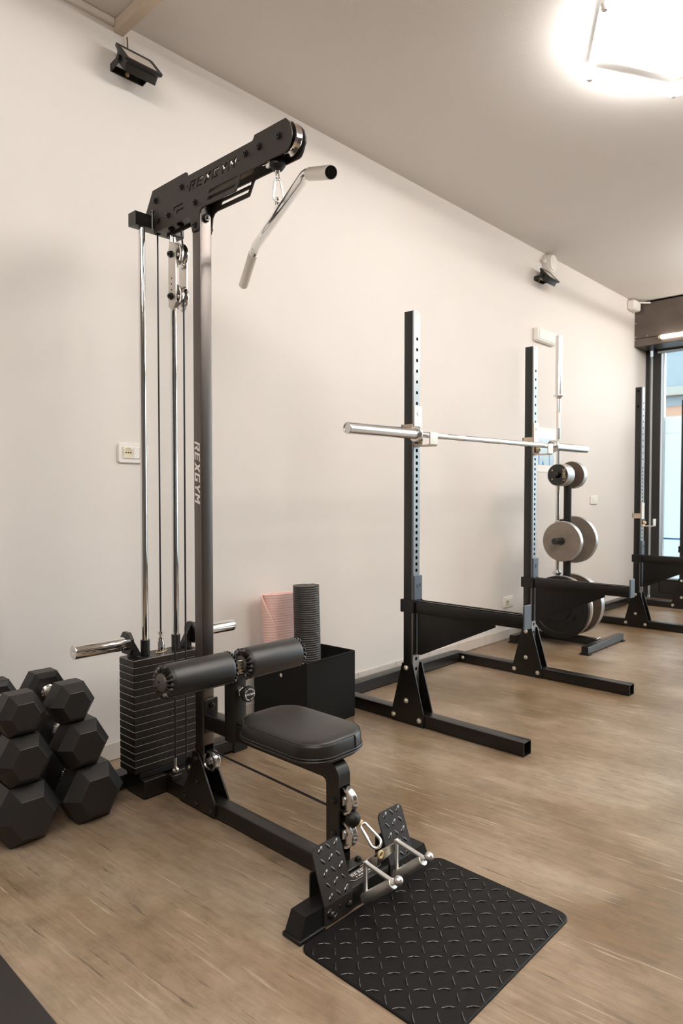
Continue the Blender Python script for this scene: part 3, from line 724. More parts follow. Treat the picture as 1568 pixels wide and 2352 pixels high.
pulley((XM, 1.506, 2.137), .047, .026, M['chrome']); pulley((XM, 1.603, 2.124), .036, .026, M['chrome'])
# floating pulley block
blk = P('pulley_block', MB().prism([(2.106, 1.985), (2.072, 1.972), (2.066, 1.960), (2.066, 1.766), (2.090, 1.738), (2.112, 1.755), (2.112, 1.955), (2.107, 1.965)], 'X', 1.3435, 1.3475).prism([(2.106, 1.985), (2.072, 1.972), (2.066, 1.960), (2.066, 1.766), (2.090, 1.738), (2.112, 1.755), (2.112, 1.955), (2.107, 1.965)], 'X', 1.3885, 1.3925), M['pewter'])
for z in (1.936, 1.789):
    pulley((XM, 2.086, z), .042, .030, M['chrome'], blk)
    obj('bolt', MB().bolt((1.3434, 2.094, z), (-1, 0, 0), .0095, .010).bolt((1.3926, 2.094, z), (1, 0, 0), .0095, .010), M['bolt'], blk)
d = MB()
for z in (1.852, 1.832, 1.812): d.cyl((1.3430, 2.092, z), (1.3434, 2.092, z), .0028, 8)
obj('slot_mark', d, M['hole'], blk)
obj('clevis', MB().cyl((XM - .008, 2.118, 1.962), (XM - .008, 2.118, 2.010), .008, 14, .005), M['chrome'], blk)
# cables
def cab(pts, r=.0032): return P('cable', MB().tube(pts, r, 8), M['cable'])
cab([(XM, 2.22, ZT + .079), (XM, 2.22, 2.048)])
cab([(XM - .008, 2.115, .134), (XM - .004, 2.114, 1.0), (XM, 2.118, 1.76)])
cab([(XM - .008, 2.045, .140), (XM - .006, 2.047, 1.0), (XM, 2.054, 1.78)])
cab([(XM - .006, 2.118, 2.008), (XM, 2.128, 2.036)]); cab([(XM, 2.056, 1.95), (XM, 2.0705, 2.036)])
cab([(XM, 1.90, .2145), (XM, 1.70, .2105), (XM, 1.30, .2025), (XM, 1.286, .200)], .0036)
cab([(XM, 1.560, 2.16), (XM, 1.557, 2.10)])
P('cable_stop', MB().lathe([(.004, .045), (.017, .040), (.024, .026), (.024, .014), (.015, .002), (.008, 0)], (XM, 1.556, 2.061), (0, 0, 1), 24), M['rubber'])
P('cable_ferrule', MB().cyl((XM, 1.556, 2.0605), (XM, 1.556, 2.050), .008, 16, .0065).tube([(XM + .006 * math.cos(R(a)), 1.556, 2.044 + .008 * math.sin(R(a))) for a in range(0, 360, 30)], .0022, 6, True), M['chrome'])
sb = MB(); nn = 14
sb.lathe([(.0215 * math.sin(math.pi * (k + .3) / (nn + .6)), -.0215 * math.cos(math.pi * (k + .3) / (nn + .6))) for k in range(nn + 1)], (XM, 1.250, .196), (.45, -.80, -.35), 24)
P('cable_stop', sb, M['rubber'])
dr = Vector((.45, -.80, -.35)).normalized(); pb = Vector((XM, 1.250, .196))
P('cable_ferrule', MB().cyl(pb + dr * .0216, pb + dr * .028, .009, 16), M['gold'])

# carabiners
def carabiner(p0, p1, wid, r, nrm, label, ring=True):
    p0, p1 = Vector(p0), Vector(p1); d = (p1 - p0); L = d.length; d.normalize(); n = Vector(nrm); n = (n - d * n.dot(d)).normalized()
    pts = []
    for a in range(0, 181, 20): pts.append(p0 + d * (wid * .28 - wid * .28 * math.sin(R(a))) + n * (wid * .30 * math.cos(R(a))))
    for a in range(180, 361, 20): pts.append(p0 + d * (L - wid * .5 - wid * .5 * math.sin(R(a)) ) + n * (wid * .5 * math.cos(R(a))))
    t = thing('carabiner', p0, label, 'carabiner')
    obj('hook_body', MB().tube(pts, r, 10, True), M['satin'], t, ang=70)
    g0 = p0 + d * (wid * .35) - n * (wid * .31); g1 = p0 + d * (L * .55) - n * (wid * .42)
    obj('gate_sleeve', MB().cyl(g0.lerp(g1, .2), g1, r * 1.25, 12), M['satin'], t)
    return t
carabiner((XM, 1.556, 2.036), (XM, 1.551, 1.968), .030, .0030, (.75, -.66, 0), 'small steel snap hook between the pulley cable and the curved pull bar')
carabiner(pb + dr * .029, (1.388, 1.172, .138), .030, .0042, (.55, .35, .75), 'bright steel snap hook linking the black rubber ball to the row handle')

# lat bar
lb = thing('lat_bar', (1.364, 1.55, 1.94), 'chrome bent pull bar hanging from the machine arm', 'pull bar')
c0 = Vector((1.3765, 1.5655, 1.936)); hd = Vector((-.4352, -.9003, 0)); dz = Vector((0, 0, 1))
def lbp(s, dz_): return c0 + hd * s + dz * dz_
pts = []
for sgn in (-1, 1):
    seg = []
    for k in range(7):
        a = R(22.0 * k / 6); rr = .12
        seg.append((.280 - .024 + rr * math.sin(a), -(rr - rr * math.cos(a))))
    e = seg[-1]; a = R(22.0); seg.append((e[0] + .012 * math.cos(a), e[1] - .012 * math.sin(a)))
    if sgn < 0: seg = [(-x_, z_) for x_, z_ in reversed(seg)]
    pts += seg
obj('bar_tube', MB().tube([lbp(s_, z_) for s_, z_ in pts], .0152, 20), M['chrome'], lb, ang=60)
for sgn in (-1, 1):
    e = pts[-1] if sgn > 0 else pts[0]; a = R(22.0)
    g0 = lbp(*e); gd = hd * (sgn * math.cos(a)) - dz * math.sin(a); g1 = g0 + gd * .172
    gr = obj('grip', MB().lathe([(.0154, 0), (.0166, .001), (.0166, .171), (.0162, .172), (.0150, .172), (.0150, .150)], g0, gd, 24, True, False), M['knurl'], lb)
    obj('end_plug', MB().cyl(g0 + gd * .160, g0 + gd * .1700, .0149, 20), M['hole'], gr)
hp = MB(); hw = hd
for sgn in (-1,):
    ol = [(-.062, .008), (-.050, .020), (-.020, .026), (-.011, .036)] + [(.016 * math.cos(R(q)), .042 + .016 * math.sin(R(q))) for q in (160, 120, 90, 60, 20)] + [(.011, .036), (.020, .026), (.050, .020), (.062, .008)]
    me = fill2d(ol, [circ(0, .043, .007, 12), circ(-.036, .0150, .0045, 10), circ(.036, .0150, .0045, 10)], .005)
    nx = hd.cross(dz)
    hp.mesh2d(me, lambda c: c0 - hd * .012 + hd * c.x + dz * (c.y - .001) + nx * c.z)
obj('hanger_plate', hp, M['chrome'], lb)

# row handle
rh = thing('row_handle', (1.38, 1.12, .012), 'double chrome row handle leaning on the front foot between the tread plates', 'row handle')
fo = Vector((1.385, 1.166, .131)); 
HX = (1.318, 1.447)
vp = MB()
for sgn, hx in ((-1, HX[0]), (1, HX[1])):
    a = Vector((1.3825 + sgn * .001, 1.170, .1275)); b_ = Vector((hx, 1.158, .135)); c_ = Vector((hx, 1.163, .112)); d_ = Vector((1.3825 + sgn * .001, 1.176, .088))
    n = (b_ - a).cross(d_ - a).normalized() * .002
    vp.loft([[p + n for p in (a, b_, c_, d_)], [p - n for p in (a, b_, c_, d_)]])
obj('handle_plate', vp, M['blackchrome'], rh)
obj('eyelet', MB().tube([(1.384 + .008 * math.cos(R(q)), 1.1665 - .004, .122 + .009 * math.sin(R(q))) for q in range(0, 360, 24)], .0035, 8, True), M['gold'], rh)
for k, hx in enumerate(HX):
    zo = .010 * k
    ap = Vector((hx, 1.158, .124 + zo)); lo = Vector((hx, 1.163, .0305 + zo * .4)); hi = Vector((hx, 1.058, .116 + zo))
    gd = (hi - lo).normalized()
    for nm, pp in (('frame_rod', [ap + Vector((0, 0, .006)), ap.lerp(lo, .12), lo + gd * .006]), ('frame_rod', [ap + Vector((0, 0, .006)), ap.lerp(hi, .10) + Vector((0, 0, .003)), hi - gd * .004])):
        obj(nm, MB().tube(pp, .0062, 12), M['brightrod'], rh)
    obj('grip', MB().lathe([(.0125, 0), (.0142, .002), (.0142, .100), (.0138, .101), (.0138, .126), (.0125, .127)], lo, gd, 24), M['knurl'], rh)
    bl = MB(); bc = hi + gd * .012
    bl.lathe([(.0125 * math.sin(math.pi * (q + .2) / 10.4), -.0125 * math.cos(math.pi * (q + .2) / 10.4)) for q in range(11)], bc, gd, 20)
    bl.cyl(hi - gd * .002, bc, .0055, 12)
    obj('ball_end', bl, M['brightrod'], rh)

# ------------------------------------------------------------------ tread mat in front of the machine
mt = thing('tread_mat', (1.38, .92, 0), 'black rubber floor mat with raised diamond tread and rounded corners', 'floor mat')
mx0, mx1, my0, my1 = 1.092, 1.662, .752, 1.176
ol = rrect(mx0, mx1, my0, my1, .032, 6)
m = MB()
def inset(pl, i): return rrect(mx0 + i, mx1 - i, my0 + i, my1 - i, .032 - i, 6)
m.loft([[(u, v, .0) for u, v in inset(ol, .0)], [(u, v, .004) for u, v in inset(ol, 0)], [(u, v, .0062) for u, v in inset(ol, .003)]])
obj('base_sheet', m, M['matrubber'], mt)
tr = MB(); p = .0372
for i in range(16):
    for j in range(12):
        u = mx0 + .014 + i * p; v = my0 + .014 + j * p
        if u > mx1 - .010 or v > my1 - .008: continue
        a = R(-45) if (i + j) % 2 else R(45)
        ca, sa = math.cos(a), math.sin(a); pts = []; rs = []
        bow = .0020
        for k in range(7):
            q = -1 + 2 * k / 6; l = .0150 * q; w = bow * (1 - q * q) - bow * .5
            pts.append((u + l * ca - w * sa, v + l * sa + w * ca, .0069)); rs.append(.0022 * (1 - .75 * abs(q) ** 3))
        tr.tube(pts, .0019, 6, rs=rs)
obj('tread', tr, M['ribrubber'], mt, kind='stuff', ang=60)
fm = tag(obj('floor_mat', MB().bbox(-.55, .590, .2, 2.02, 0, .012, .004), M['darkmat']), 'dark smooth rubber mat cut off by the lower left corner', 'floor mat')

# ------------------------------------------------------------------ dumbbells
def dumbbell(hf, ch, hl, gl, label, loc):
    # hf: half height of the hexagon, ch: bevel depth, hl: head length, gl: bare grip length; axis along Y, near end at y=0
    t = thing('dumbbell', loc, label, 'dumbbell', 'rubber hex dumbbells')
    Rr = hf / math.cos(R(30)); rf = Rr * .635
    def hexr(r, y, rb=.0): return [(r * math.cos(R(60 * i)), y, hf + r * math.sin(R(60 * i))) for i in range(6)]
    tot = 2 * hl + gl
    for y0, s in ((0, 1), (tot, -1)):
        m = MB()
        lv = [(rf - .002, 0), (rf, .0012), (Rr - .0015, ch - .001), (Rr, ch + .001), (Rr, hl - .010), (Rr - .003, hl - .006), (Rr * .72, hl)]
        m.loft([hexr(r, y0 + s * y) for r, y in lv])
        obj('head', m, M['dumbbell'], t, ang=14)
        obj('collar', MB().lathe([(.026, 0), (.026, .008), (.021, .012)], (0, y0 + s * (hl + .0005), hf), (0, s, 0), 24), M['chrome'], t)
    g = MB(); n = 9
    g.lathe([(.0155 + .002 * math.sin(math.pi * k / (n - 1)), hl + .0125 + (gl - .025) * k / (n - 1)) for k in range(n)], (0, 0, hf), (0, 1, 0), 20)
    obj('handle', g, M['knurl'], t)
    return t
def shift_local(t):
    # parts were drawn around the thing's own origin
    o = ORG[t.name]
    for c in t.children:
        for v in c.data.vertices: v.co += o
        c.data.update()
spec = [(.0925, .042, .128, .125, (1.066, 2.108, 0), 'large black hex dumbbell on the floor, nearest to the weight stack'),
        (.0925, .042, .128, .125, (.850, 2.112, 0), 'large black hex dumbbell on the floor, at the left picture edge'),
        (.0770, .036, .112, .125, (1.036, 2.120, .1855), 'middle sized black hex dumbbell in the pile, second layer on the right'),
        (.0770, .036, .112, .125, (.846, 2.122, .1855), 'middle sized black hex dumbbell in the pile, second layer on the left'),
        (.0655, .032, .100, .125, (1.004, 2.132, .3400), 'small black hex dumbbell on top of the pile, on the right'),
        (.0655, .032, .100, .125, (.842, 2.134, .3400), 'small black hex dumbbell on top of the pile, on the left')]
for hf, ch, hl, gl, loc, lab in spec:
    shift_local(dumbbell(hf, ch, hl, gl, lab, loc))
lp = tag(obj('rack_post', MB().bar('Z', 0, .775, .850, .874, 2.495, 2.519, .002), M['rack']), 'thin black steel post at the left picture edge beside the dumbbells', 'post')

# ------------------------------------------------------------------ storage box with rolled mats
bx = thing('storage_box', (2.28, 2.36, 0), 'open black fabric storage box holding two rolled mats', 'storage box')
A = [Vector((2.108, 2.206, 0)), Vector((2.452, 2.226, 0)), Vector((2.432, 2.566, 0)), Vector((2.080, 2.546, 0))]
def bxring(i, z, bulge=0.0):
    c = sum(A, Vector()) / 4; out = []
    for k in range(4):
        a, b = A[k], A[(k + 1) % 4]
        for q in range(8):
            p_ = a.lerp(b, q / 8); s_ = 1 - i / .17; b_ = bulge * math.sin(math.pi * q / 8)
            nrm = Vector(((b - a).y, -(b - a).x, 0)).normalized()
            v = c + (p_ - c) * s_ + nrm * b_; out.append((v.x, v.y, z))
    return out
H0 = .322
m = MB().loft([bxring(.002, .0), bxring(0, .006), bxring(0, .15, -.004), bxring(0, H0 - .03, -.003), bxring(0, H0, -.001), bxring(.006, H0, -.001), bxring(.006, .02, -.004), bxring(.006, .014)], True, True, True)
obj('fabric_shell', m, M['fabric'], bx)
obj('top_hem', MB().tube([Vector(p_) + Vector((0, 0, -.001)) for p_ in bxring(.003, H0)], .0046, 8, True), M['fabric'], bx)
obj('corner_seam', MB().tube([(A[0].x - .001, A[0].y - .001, .004), (A[0].x - .001, A[0].y - .001, H0 - .004)], .0025, 6), M['fabric'], bx)
obj('rivet', MB().lathe([(.009, 0), (.009, .002), (.006, .003)], (2.0945, 2.365, .245), (-1, -.08, 0), 16), M['zinc'], bx)
def rolled(name, c, rx, ry, turns, th, h, pitch, amp, m, lean, label, end_deg, notch=0.0, rot=0.0, loose=0.0):
    # spiral sheet standing on end, ribs running round it as real ridges
    t = thing(name, c, label, 'exercise mat')
    n = int(46 * turns); rows = int(h / pitch) * 3
    rr_ = random.Random(3)
    m_ = MB()
    rings = []
    zs = [h * k / rows for k in range(rows + 1)]
    for s_ in (0, 1):
        for k, z in enumerate(zs):
            w = amp * (.5 + .5 * math.cos(2 * math.pi * k / 3))
            ring = []
            zr = z / h
            cut = notch * max(0, (zr - .55) / .45) ** 2.2
            for i in range(n + 1):
                f = i / n; a = R(end_deg - cut * 1.0) * 1 - (2 * math.pi * turns - R(cut)) * (1 - f)
                a = R(end_deg) - 2 * math.pi * turns * (1 - f) - R(cut) * f
                off = (th + loose) * turns * (1 - f)
                ro = -off - (th if s_ else 0) + (w if not s_ else 0) + .004 * max(0, f - .93) / .07
                u, v = (rx + ro) * math.cos(a), (ry + ro) * math.sin(a)
                u2, v2 = u * math.cos(R(rot)) - v * math.sin(R(rot)), u * math.sin(R(rot)) + v * math.cos(R(rot))
                ring.append((c[0] + u2 + lean[0] * z, c[1] + v2 + lean[1] * z, c[2] + z))
            rings.append(ring)
    nz = len(zs)
    for s_ in (0, 1): m_.loft(rings[s_ * nz:(s_ + 1) * nz], False, False, False)
    # close the rim and the sheet's edges
    for a_, b_ in ((0, nz), (nz - 1, 2 * nz - 1)): m_.loft([rings[a_], rings[b_]], False, False, False)
    for i in (0, n): m_.loft([[rings[k][i] for k in range(nz)], [rings[nz + k][i] for k in range(nz)]], False, False, False)
    obj('mat_sheet', m_, m, t, ang=50); return t
rolled('rolled_mat', (2.249, 2.343, .0145), .066, .063, 5, .0085, .640, .0105, .0030, M['greymat'], (-.028, .006), 'dark grey ribbed exercise mat rolled up, standing in the black box', 20, 0, 0, .0025)
rolled('rolled_mat', (2.224, 2.484, .0145), .106, .050, 2.6, .0075, .590, .0125, .0026, M['pink'], (-.042, .010), 'pink ribbed exercise mat loosely rolled, standing in the black box', -118, 62, -8, .004)

# ------------------------------------------------------------------ squat racks
def rack(x1, dy, label, second=False):
    xs = (x1, x1 + 1.158)
    t = thing('squat_rack', (x1 + .6, 1.95 + dy, 0), label, 'squat rack', 'squat racks')
    def Q(n, mb, mm=None, **k): return obj(n, mb, mm or M['rack'], t, **k)
    for k, xx in enumerate(xs):
        yb, yf = 1.996 + dy, 1.940 + dy; zt = 1.944 if not k else 1.958
        Q('foot_beam', MB().bar('Y', 1.362 + dy, 2.512 + dy, xx, xx + .062, .0, .060, .003, .003))
        Q('bore_shade', MB().box(xx + .004, xx + .058, 1.50 + dy, 1.502 + dy, .004, .056), M['hole'])  # dark sheet across the open bore, stands in for the shade inside
        # upright: back and sides plus a front strip pierced by the pin holes
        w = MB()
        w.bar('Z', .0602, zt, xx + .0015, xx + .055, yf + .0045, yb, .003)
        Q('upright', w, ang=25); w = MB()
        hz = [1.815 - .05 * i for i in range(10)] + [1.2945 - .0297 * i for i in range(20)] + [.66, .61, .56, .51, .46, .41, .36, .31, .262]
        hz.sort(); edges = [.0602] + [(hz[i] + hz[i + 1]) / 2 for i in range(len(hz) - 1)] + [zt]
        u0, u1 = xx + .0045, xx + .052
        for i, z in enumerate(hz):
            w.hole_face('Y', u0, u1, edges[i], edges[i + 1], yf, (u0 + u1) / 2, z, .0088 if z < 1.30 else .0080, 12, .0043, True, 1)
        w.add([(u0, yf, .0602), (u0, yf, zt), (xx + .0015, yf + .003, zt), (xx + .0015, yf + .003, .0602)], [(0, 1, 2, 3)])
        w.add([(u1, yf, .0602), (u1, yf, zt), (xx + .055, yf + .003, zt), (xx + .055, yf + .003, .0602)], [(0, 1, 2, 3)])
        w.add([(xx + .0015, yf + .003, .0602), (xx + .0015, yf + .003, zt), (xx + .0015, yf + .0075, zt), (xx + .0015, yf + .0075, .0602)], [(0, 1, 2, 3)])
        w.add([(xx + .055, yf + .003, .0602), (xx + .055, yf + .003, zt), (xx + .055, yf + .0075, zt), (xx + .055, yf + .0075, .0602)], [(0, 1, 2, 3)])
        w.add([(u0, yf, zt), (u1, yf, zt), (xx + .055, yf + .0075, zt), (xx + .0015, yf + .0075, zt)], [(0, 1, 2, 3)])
        Q('pierced_strip', w, [M['strip_reflect'], M['hole']], ang=25)
        g = [(1.997 + dy, .288), (1.934 + dy, .288), (1.870 + dy, .058), (1.870 + dy, .001), (2.056 + dy, .001), (2.056 + dy, .062)]
        Q('gusset_plate', MB().prism(g, 'X', xx - .0062, xx - .0004)); Q('gusset_plate', MB().prism(g, 'X', xx + .0624, xx + .0682))
        for (y, z) in ((1.973, .267), (1.972, .111), (2.048, .031), (1.895, .031)):
            Q('bolt', MB().bolt((xx - .0063, y + dy, z), (-1, 0, 0), .0095, .008), M['zinc'])
        if second:
            for z in (zt - .03, zt - .155): Q('bolt', MB().bolt((xx + .0014, 1.972 + dy, z), (-1, 0, 0), .008, .004), M['hole'])
    Q('rear_crossbar', MB().bar('X', x1 + .0625, x1 + 1.1575, 2.440 + dy, 2.502 + dy, .006, .068, .003))
    Q('bolt', MB().bolt((xs[1] - .0001, 2.42 + dy, .034), (-1, 0, 0), .009, .007), M['zinc'])
    return t
RX1, RX2 = 2.540, 5.640
rk1 = rack(RX1, 0, 'black open squat rack with a loaded-free barbell, in the middle of the picture')
rk1['label'] = 'black open squat rack carrying an empty barbell, middle of the picture'
rk2 = rack(RX2, .067, 'black open squat rack standing at the far right in front of the window', True)

def spotter(xx, dy, label):
    t = thing('spotter_arm', (xx + .03, 1.65 + dy, .53), label, 'spotter arm', 'spotter arms')
    def Q(n, mb, mm=None): return obj(n, mb, mm or M['rack'], t)
    yf = 1.940 + dy
    Q('arm_tube', MB().bar('Y', 1.372 + dy, 1.929 + dy, xx + .001, xx + .053, .532, .586, .003))
    Q('top_rail', MB().bbox(xx + .004, xx + .016, 1.376 + dy, 1.92 + dy, .5862, .5905, .001).bbox(xx + .038, xx + .050, 1.376 + dy, 1.92 + dy, .5862, .5905, .001))
    Q('end_plate', MB().bbox(xx + .000, xx + .060, 1.364 + dy, 1.3715 + dy, .529, .630, .0015), M['plate_reflect'])
    Q('gusset_plate', MB().prism([(1.924 + dy, .5315), (1.511 + dy, .5315), (1.511 + dy, .518), (1.905 + dy, .334), (1.924 + dy, .334)], 'X', xx + .018, xx + .024))
    Q('back_plate', MB().bbox(xx + .002, xx + .052, 1.9292 + dy, yf - .0006, .332, .592, .001))
    hp_ = Q('lock_plate', MB().bbox(xx + .000, xx + .060, 1.9292 + dy, yf - .0006, .5925, .706, .0015), M['plate_reflect'])
    obj('lock_ring', MB().tube([(xx + .033 + .010 * math.cos(R(a)), 1.9290 + dy, .660 + .012 * math.sin(R(a))) for a in range(0, 360, 24)], .0022, 6, True), M['plate_reflect'], hp_)
    c = MB()
    c.box(xx - .0115, xx - .0065 + .0065, yf - .012, 2.003 + dy, .532, .592)
    c.box(xx + .056, xx + .062, yf - .012, 2.003 + dy, .532, .592).box(xx - .0115, xx + .062, 1.9975 + dy, 2.004 + dy, .532, .592)
    Q('collar', c)
    return t
spotter(RX1, 0, 'black spotter arm with a deep triangular web, on the left upright of the middle rack')
spotter(RX1 + 1.158, 0, 'black spotter arm with a deep triangular web, on the right upright of the middle rack')
spotter(RX2, .067, 'black spotter arm on the far rack beside the window, cut off by the picture edge')
spotter(RX2 + 1.158, .067, 'black spotter arm on the outer upright of the far rack, out at the right edge')

def barhook(xx, dy, z0, label):
    # flat bar bent to a J with a strap round the upright
    t = thing('bar_hook', (xx + .03, 1.90 + dy, z0), label, 'bar hook', 'barbell hooks')
    yf = 1.940 + dy; xa, xb = xx + .000, xx + .058
    th = .006
    prof = [(yf - .0006, z0 + .190), (yf - .0006, z0 + .014)] + [(yf - .0006 - .014 + .014 * math.cos(R(a)), z0 + .014 + .014 * math.sin(R(a))) for a in (-30, -60, -90)] + [(yf - .088, z0)] + [(yf - .088 + .010 * math.cos(R(a)), z0 + .010 + .010 * math.sin(R(a))) for a in (-120, -150, -180)] + [(yf - .098, z0 + .062)]
    inn = [(yf - .092, z0 + .062), (yf - .092, z0 + .012), (yf - .086, z0 + th), (yf - .016, z0 + th), (yf - .0072, z0 + .016), (yf - .0072, z0 + .190)]
    m = MB().prism(prof + inn, 'X', xa, xb)
    m.f, m.m = m.f, [0] * len(m.f)
    m.m[-1] = 1; m.m[-2] = 1
    obj('hook_plate', m, [M['hook'], M['hooktan']], t)
    obj('strap', MB().box(xx - .010, xx - .004, yf - .0007, 2.003 + dy, z0 + .066, z0 + .105).box(xx - .010, xx + .058, 1.9972 + dy, 2.003 + dy, z0 + .066, z0 + .105), M['hooktan'], t)
    obj('pin', MB().cyl((xx + .029, yf - .0075, z0 + .155), (xx + .029, yf - .010, z0 + .155), .010, 16, ch=.0008), M['hook'], t)
    obj('hook_shadow', MB().bbox(xx + .001, xx + .057, yf - .0125, yf - .0075, z0 + .016, z0 + .060, .001), M['plastic'], t)  # dark plate put in for the shadow inside the hook
    obj('bolt', MB().bolt((xx + .029, yf - .0126, z0 + .030), (0, -1, 0), .012, .014), M['gold'], t)
    return t
barhook(RX1, 0, 1.312, 'worn white bar hook under the near end of the barbell')
barhook(RX1 + 1.158, 0, 1.318, 'worn white bar hook under the far end of the barbell')
barhook(RX2, .067, .822, 'worn white bar hook low on the far rack, empty')

# ------------------------------------------------------------------ barbells
def barbell(axis_p, d, L, label, sleeve=.432, cw=.014):
    p0 = Vector(axis_p); d = Vector(d).normalized()
    t = thing('barbell', p0, label, 'barbell', 'olympic barbells')
    mid = L - 2 * sleeve - 2 * .030
    obj('shaft', MB().cyl(p0 + d * (sleeve + .0301), p0 + d * (L - sleeve - .0301), .0138, 24), M['satin'], t)
    k0 = sleeve + .03
    for a, b in ((.10, .22), (.30, .37), (mid / 2 - .06, mid / 2 + .06), (mid - .37, mid - .30), (mid - .22, mid - .10)):
        obj('knurling', MB().lathe([(.0139, 0), (.0146, .001), (.0146, b - a - .001), (.0139, b - a)], p0 + d * (k0 + a), d, 24), M['knurl'], t)
    for s_ in (0, 1):
        q = p0 if not s_ else p0 + d * L; dd = d if not s_ else -d
        sl = obj('sleeve', MB().lathe([(.0185, .004), (.0185, 0), (.0230, 0), (.0245, .0015), (.0245, sleeve)], q, dd, 32, False, True), M['satin'], t)
        obj('end_cap', MB().cyl(q + dd * .003, q + dd * .008, .0184, 24), M['satin'], sl)
        obj('collar', MB().lathe([(.030, 0), (.0355, .002), (.0370, .006), (.0370, .012), (.0355, .015), (.027, .016), (.022, .030)], q + dd * (sleeve + .0002), dd, 32), M['satin'], t)
    return t
bl0, bl1 = Vector((2.026, 1.884, 1.3610)), Vector((4.300, 1.884, 1.3765))
# lies in the two hooks; 2.27 m in this scene's scale
barbell(bl0, bl1 - bl0, (bl1 - bl0).length, 'empty chrome barbell lying across the hooks of the middle rack', .452)
barbell((4.772, 2.300, .0605), (0, 0, 1), 2.19, 'chrome barbell standing upright in the weight plate tree', .43)

# ------------------------------------------------------------------ weight plate tree and plates
tx, ty = 4.745, 2.210
pt = thing('plate_tree', (tx, ty, 0), 'black weight plate tree with round post and two cross feet', 'plate tree')
def Q(n, mb, mm=None): return obj(n, mb, mm or M['rack'], pt)
Q('post', MB().cyl((tx, ty, .0565), (tx, ty, 1.262), .0275, 28, ch=.003), M['rubber'])
Q('base_beam', MB().bar('Y', 1.957, 2.450, tx - .03, tx + .03, .008, .056, .003))
for y in (1.908, 2.4505):
    Q('cross_foot', MB().bar('X', 4.432, 5.048, y, y + .048, .008, .056, .003))
    for x_ in (4.425, 5.012): Q('floor_pad', MB().bbox(x_, x_ + .045, y - .010, y + .058, 0, .0078, .001), M['rubber'])
for x_ in (tx - .016, tx + .016): Q('bolt', MB().bolt((x_, 1.972, .0561), (0, 0, 1), .009, .007), M['zinc'])
Q('post_flange', MB().bbox(tx - .045, tx + .045, 2.175, 2.245, .0562, .062, .001))
for z, r, e in ((1.226, .0170, 4.548), (.749, .0235, 4.540), (.272, .0235, 4.560)):
    Q('peg', MB().cyl((e, ty, z), (tx - .0276, ty, z), r, 24, ch=.002))
    Q('peg', MB().cyl((2 * tx - e, ty, z), (tx + .0276, ty, z), r, 24, ch=.002))
Q('bar_holder', MB().bbox(4.738, 4.752, 2.238, 2.268, .855, .90, .002).tube([(4.772 + .021 * math.cos(R(a)), 2.300 + .021 * math.sin(R(a)), .878) for a in range(-200, 80, 20)], .004, 6), M['rack'])
def wplate(x0, x1, z, r, hole, mats, name, label, group, y=ty, style='flat', dz=0):
    # disc around a peg (axis X) from x0 (face) to x1
    t = thing(name, ((x0 + x1) / 2, y, z - r), label, 'weight plate', group)
    w = x1 - x0; f = MB()
    if style == 'flat': pr = [(hole, 0), (r - .004, 0), (r, .003), (r, w - .003), (r - .004, w), (hole, w)]
    else: pr = [(hole, .004), (r * .40, .004), (r * .42, .0), (r * .44, .006), (r * .80, .006), (r * .825, 0), (r - .006, 0), (r, .005), (r, w - .005), (r - .006, w), (hole, w)]
    f.lathe(pr, (x0, y, z), (1, 0, 0), 56, False, False)
    f.lathe([(hole, 0), (hole, w)], (x0, y, z), (1, 0, 0), 56, False, False)
    # rim faces take the second material
    d0 = len(pr) - 1
    if len(mats) > 1:
        k = 0
        for idx, face in enumerate(f.f):
            rr = [math.hypot(f.v[i][1] - y, f.v[i][2] - z) for i in face]
            if min(rr) > r - .0045: f.m[idx] = 1
    obj('disc', f, mats, t, ang=30)
    return t
G1 = 'small plates on the top peg'
for k in range(6):
    t = wplate(4.582 + k * .0182, 4.582 + k * .0182 + .0168, 1.2255 - .004, .0800, .0230, [M['plastic'], M['rim']], 'weight_plate', 'small black plate, number %d' % (k + 1), G1)
    t['label'] = ['foremost small black plate with gold lettering on the top left peg of the tree', 'small dark plate with bright rim, second from the front on the top left peg', 'small dark plate with bright rim, third from the front on the top left peg', 'small dark plate with bright rim, fourth from the front on the top left peg', 'small dark plate with bright rim, fifth from the front on the top left peg', 'small dark plate with bright rim, rearmost on the top left peg by the post'][k]
    if k == 0:
        d = MB(); me = textmesh('1,25KG', .030, .0002)
        d.mesh2d(me, lambda c: (4.5818 - c.z, ty - .048 + c.y, 1.2215 + c.x * .95))
        me = textmesh('1', .016, .0002)
        for zz in (.028, -.036): d.box(4.5815, 4.5819, ty + .038, ty + .046, 1.2215 + zz, 1.2215 + zz + .010)
        obj('lettering', d, M['gold'], t, label='gold weight marking')
wplate(4.800, 4.852, 1.2255, .1010, .0240, [M['brownplate'], M['rim']], 'weight_plate', 'thick brown plate with pale rim on the top right peg of the tree', 'plates on the tree')
wplate(4.650, 4.690, .7425, .1460, .0250, [M['steelplate'], M['rim']], 'weight_plate', 'grey cast plate on the middle left peg with the peg end sticking out', 'plates on the tree')
wplate(4.842, 4.878, .7480, .1750, .0250, [M['steelplate'], M['rim']], 'weight_plate', 'large brownish plate half hidden behind the grey one, middle right peg', 'plates on the tree')
t = wplate(4.606, 4.642, .2700, .2250, .0250, [M['rubber'], M['rubber']], 'weight_plate', 'big black rubber bumper plate on the bottom left peg', 'plates on the tree', style='bumper')
d = MB()
for i, ch in enumerate('OLYMPIC'):
    a = R(-62 + i * 11.5); me = textmesh(ch, .040, .0012); rad = .138
    # face looks towards -X: right-hand side of the face is -Y
    ca, sa = math.cos(a + math.pi / 2), math.sin(a + math.pi / 2)
    d.mesh2d(me, lambda c: (4.6105 - c.z, ty - (rad * math.cos(a) + c.x * ca - c.y * sa), .270 + rad * math.sin(a) + c.x * sa + c.y * ca))
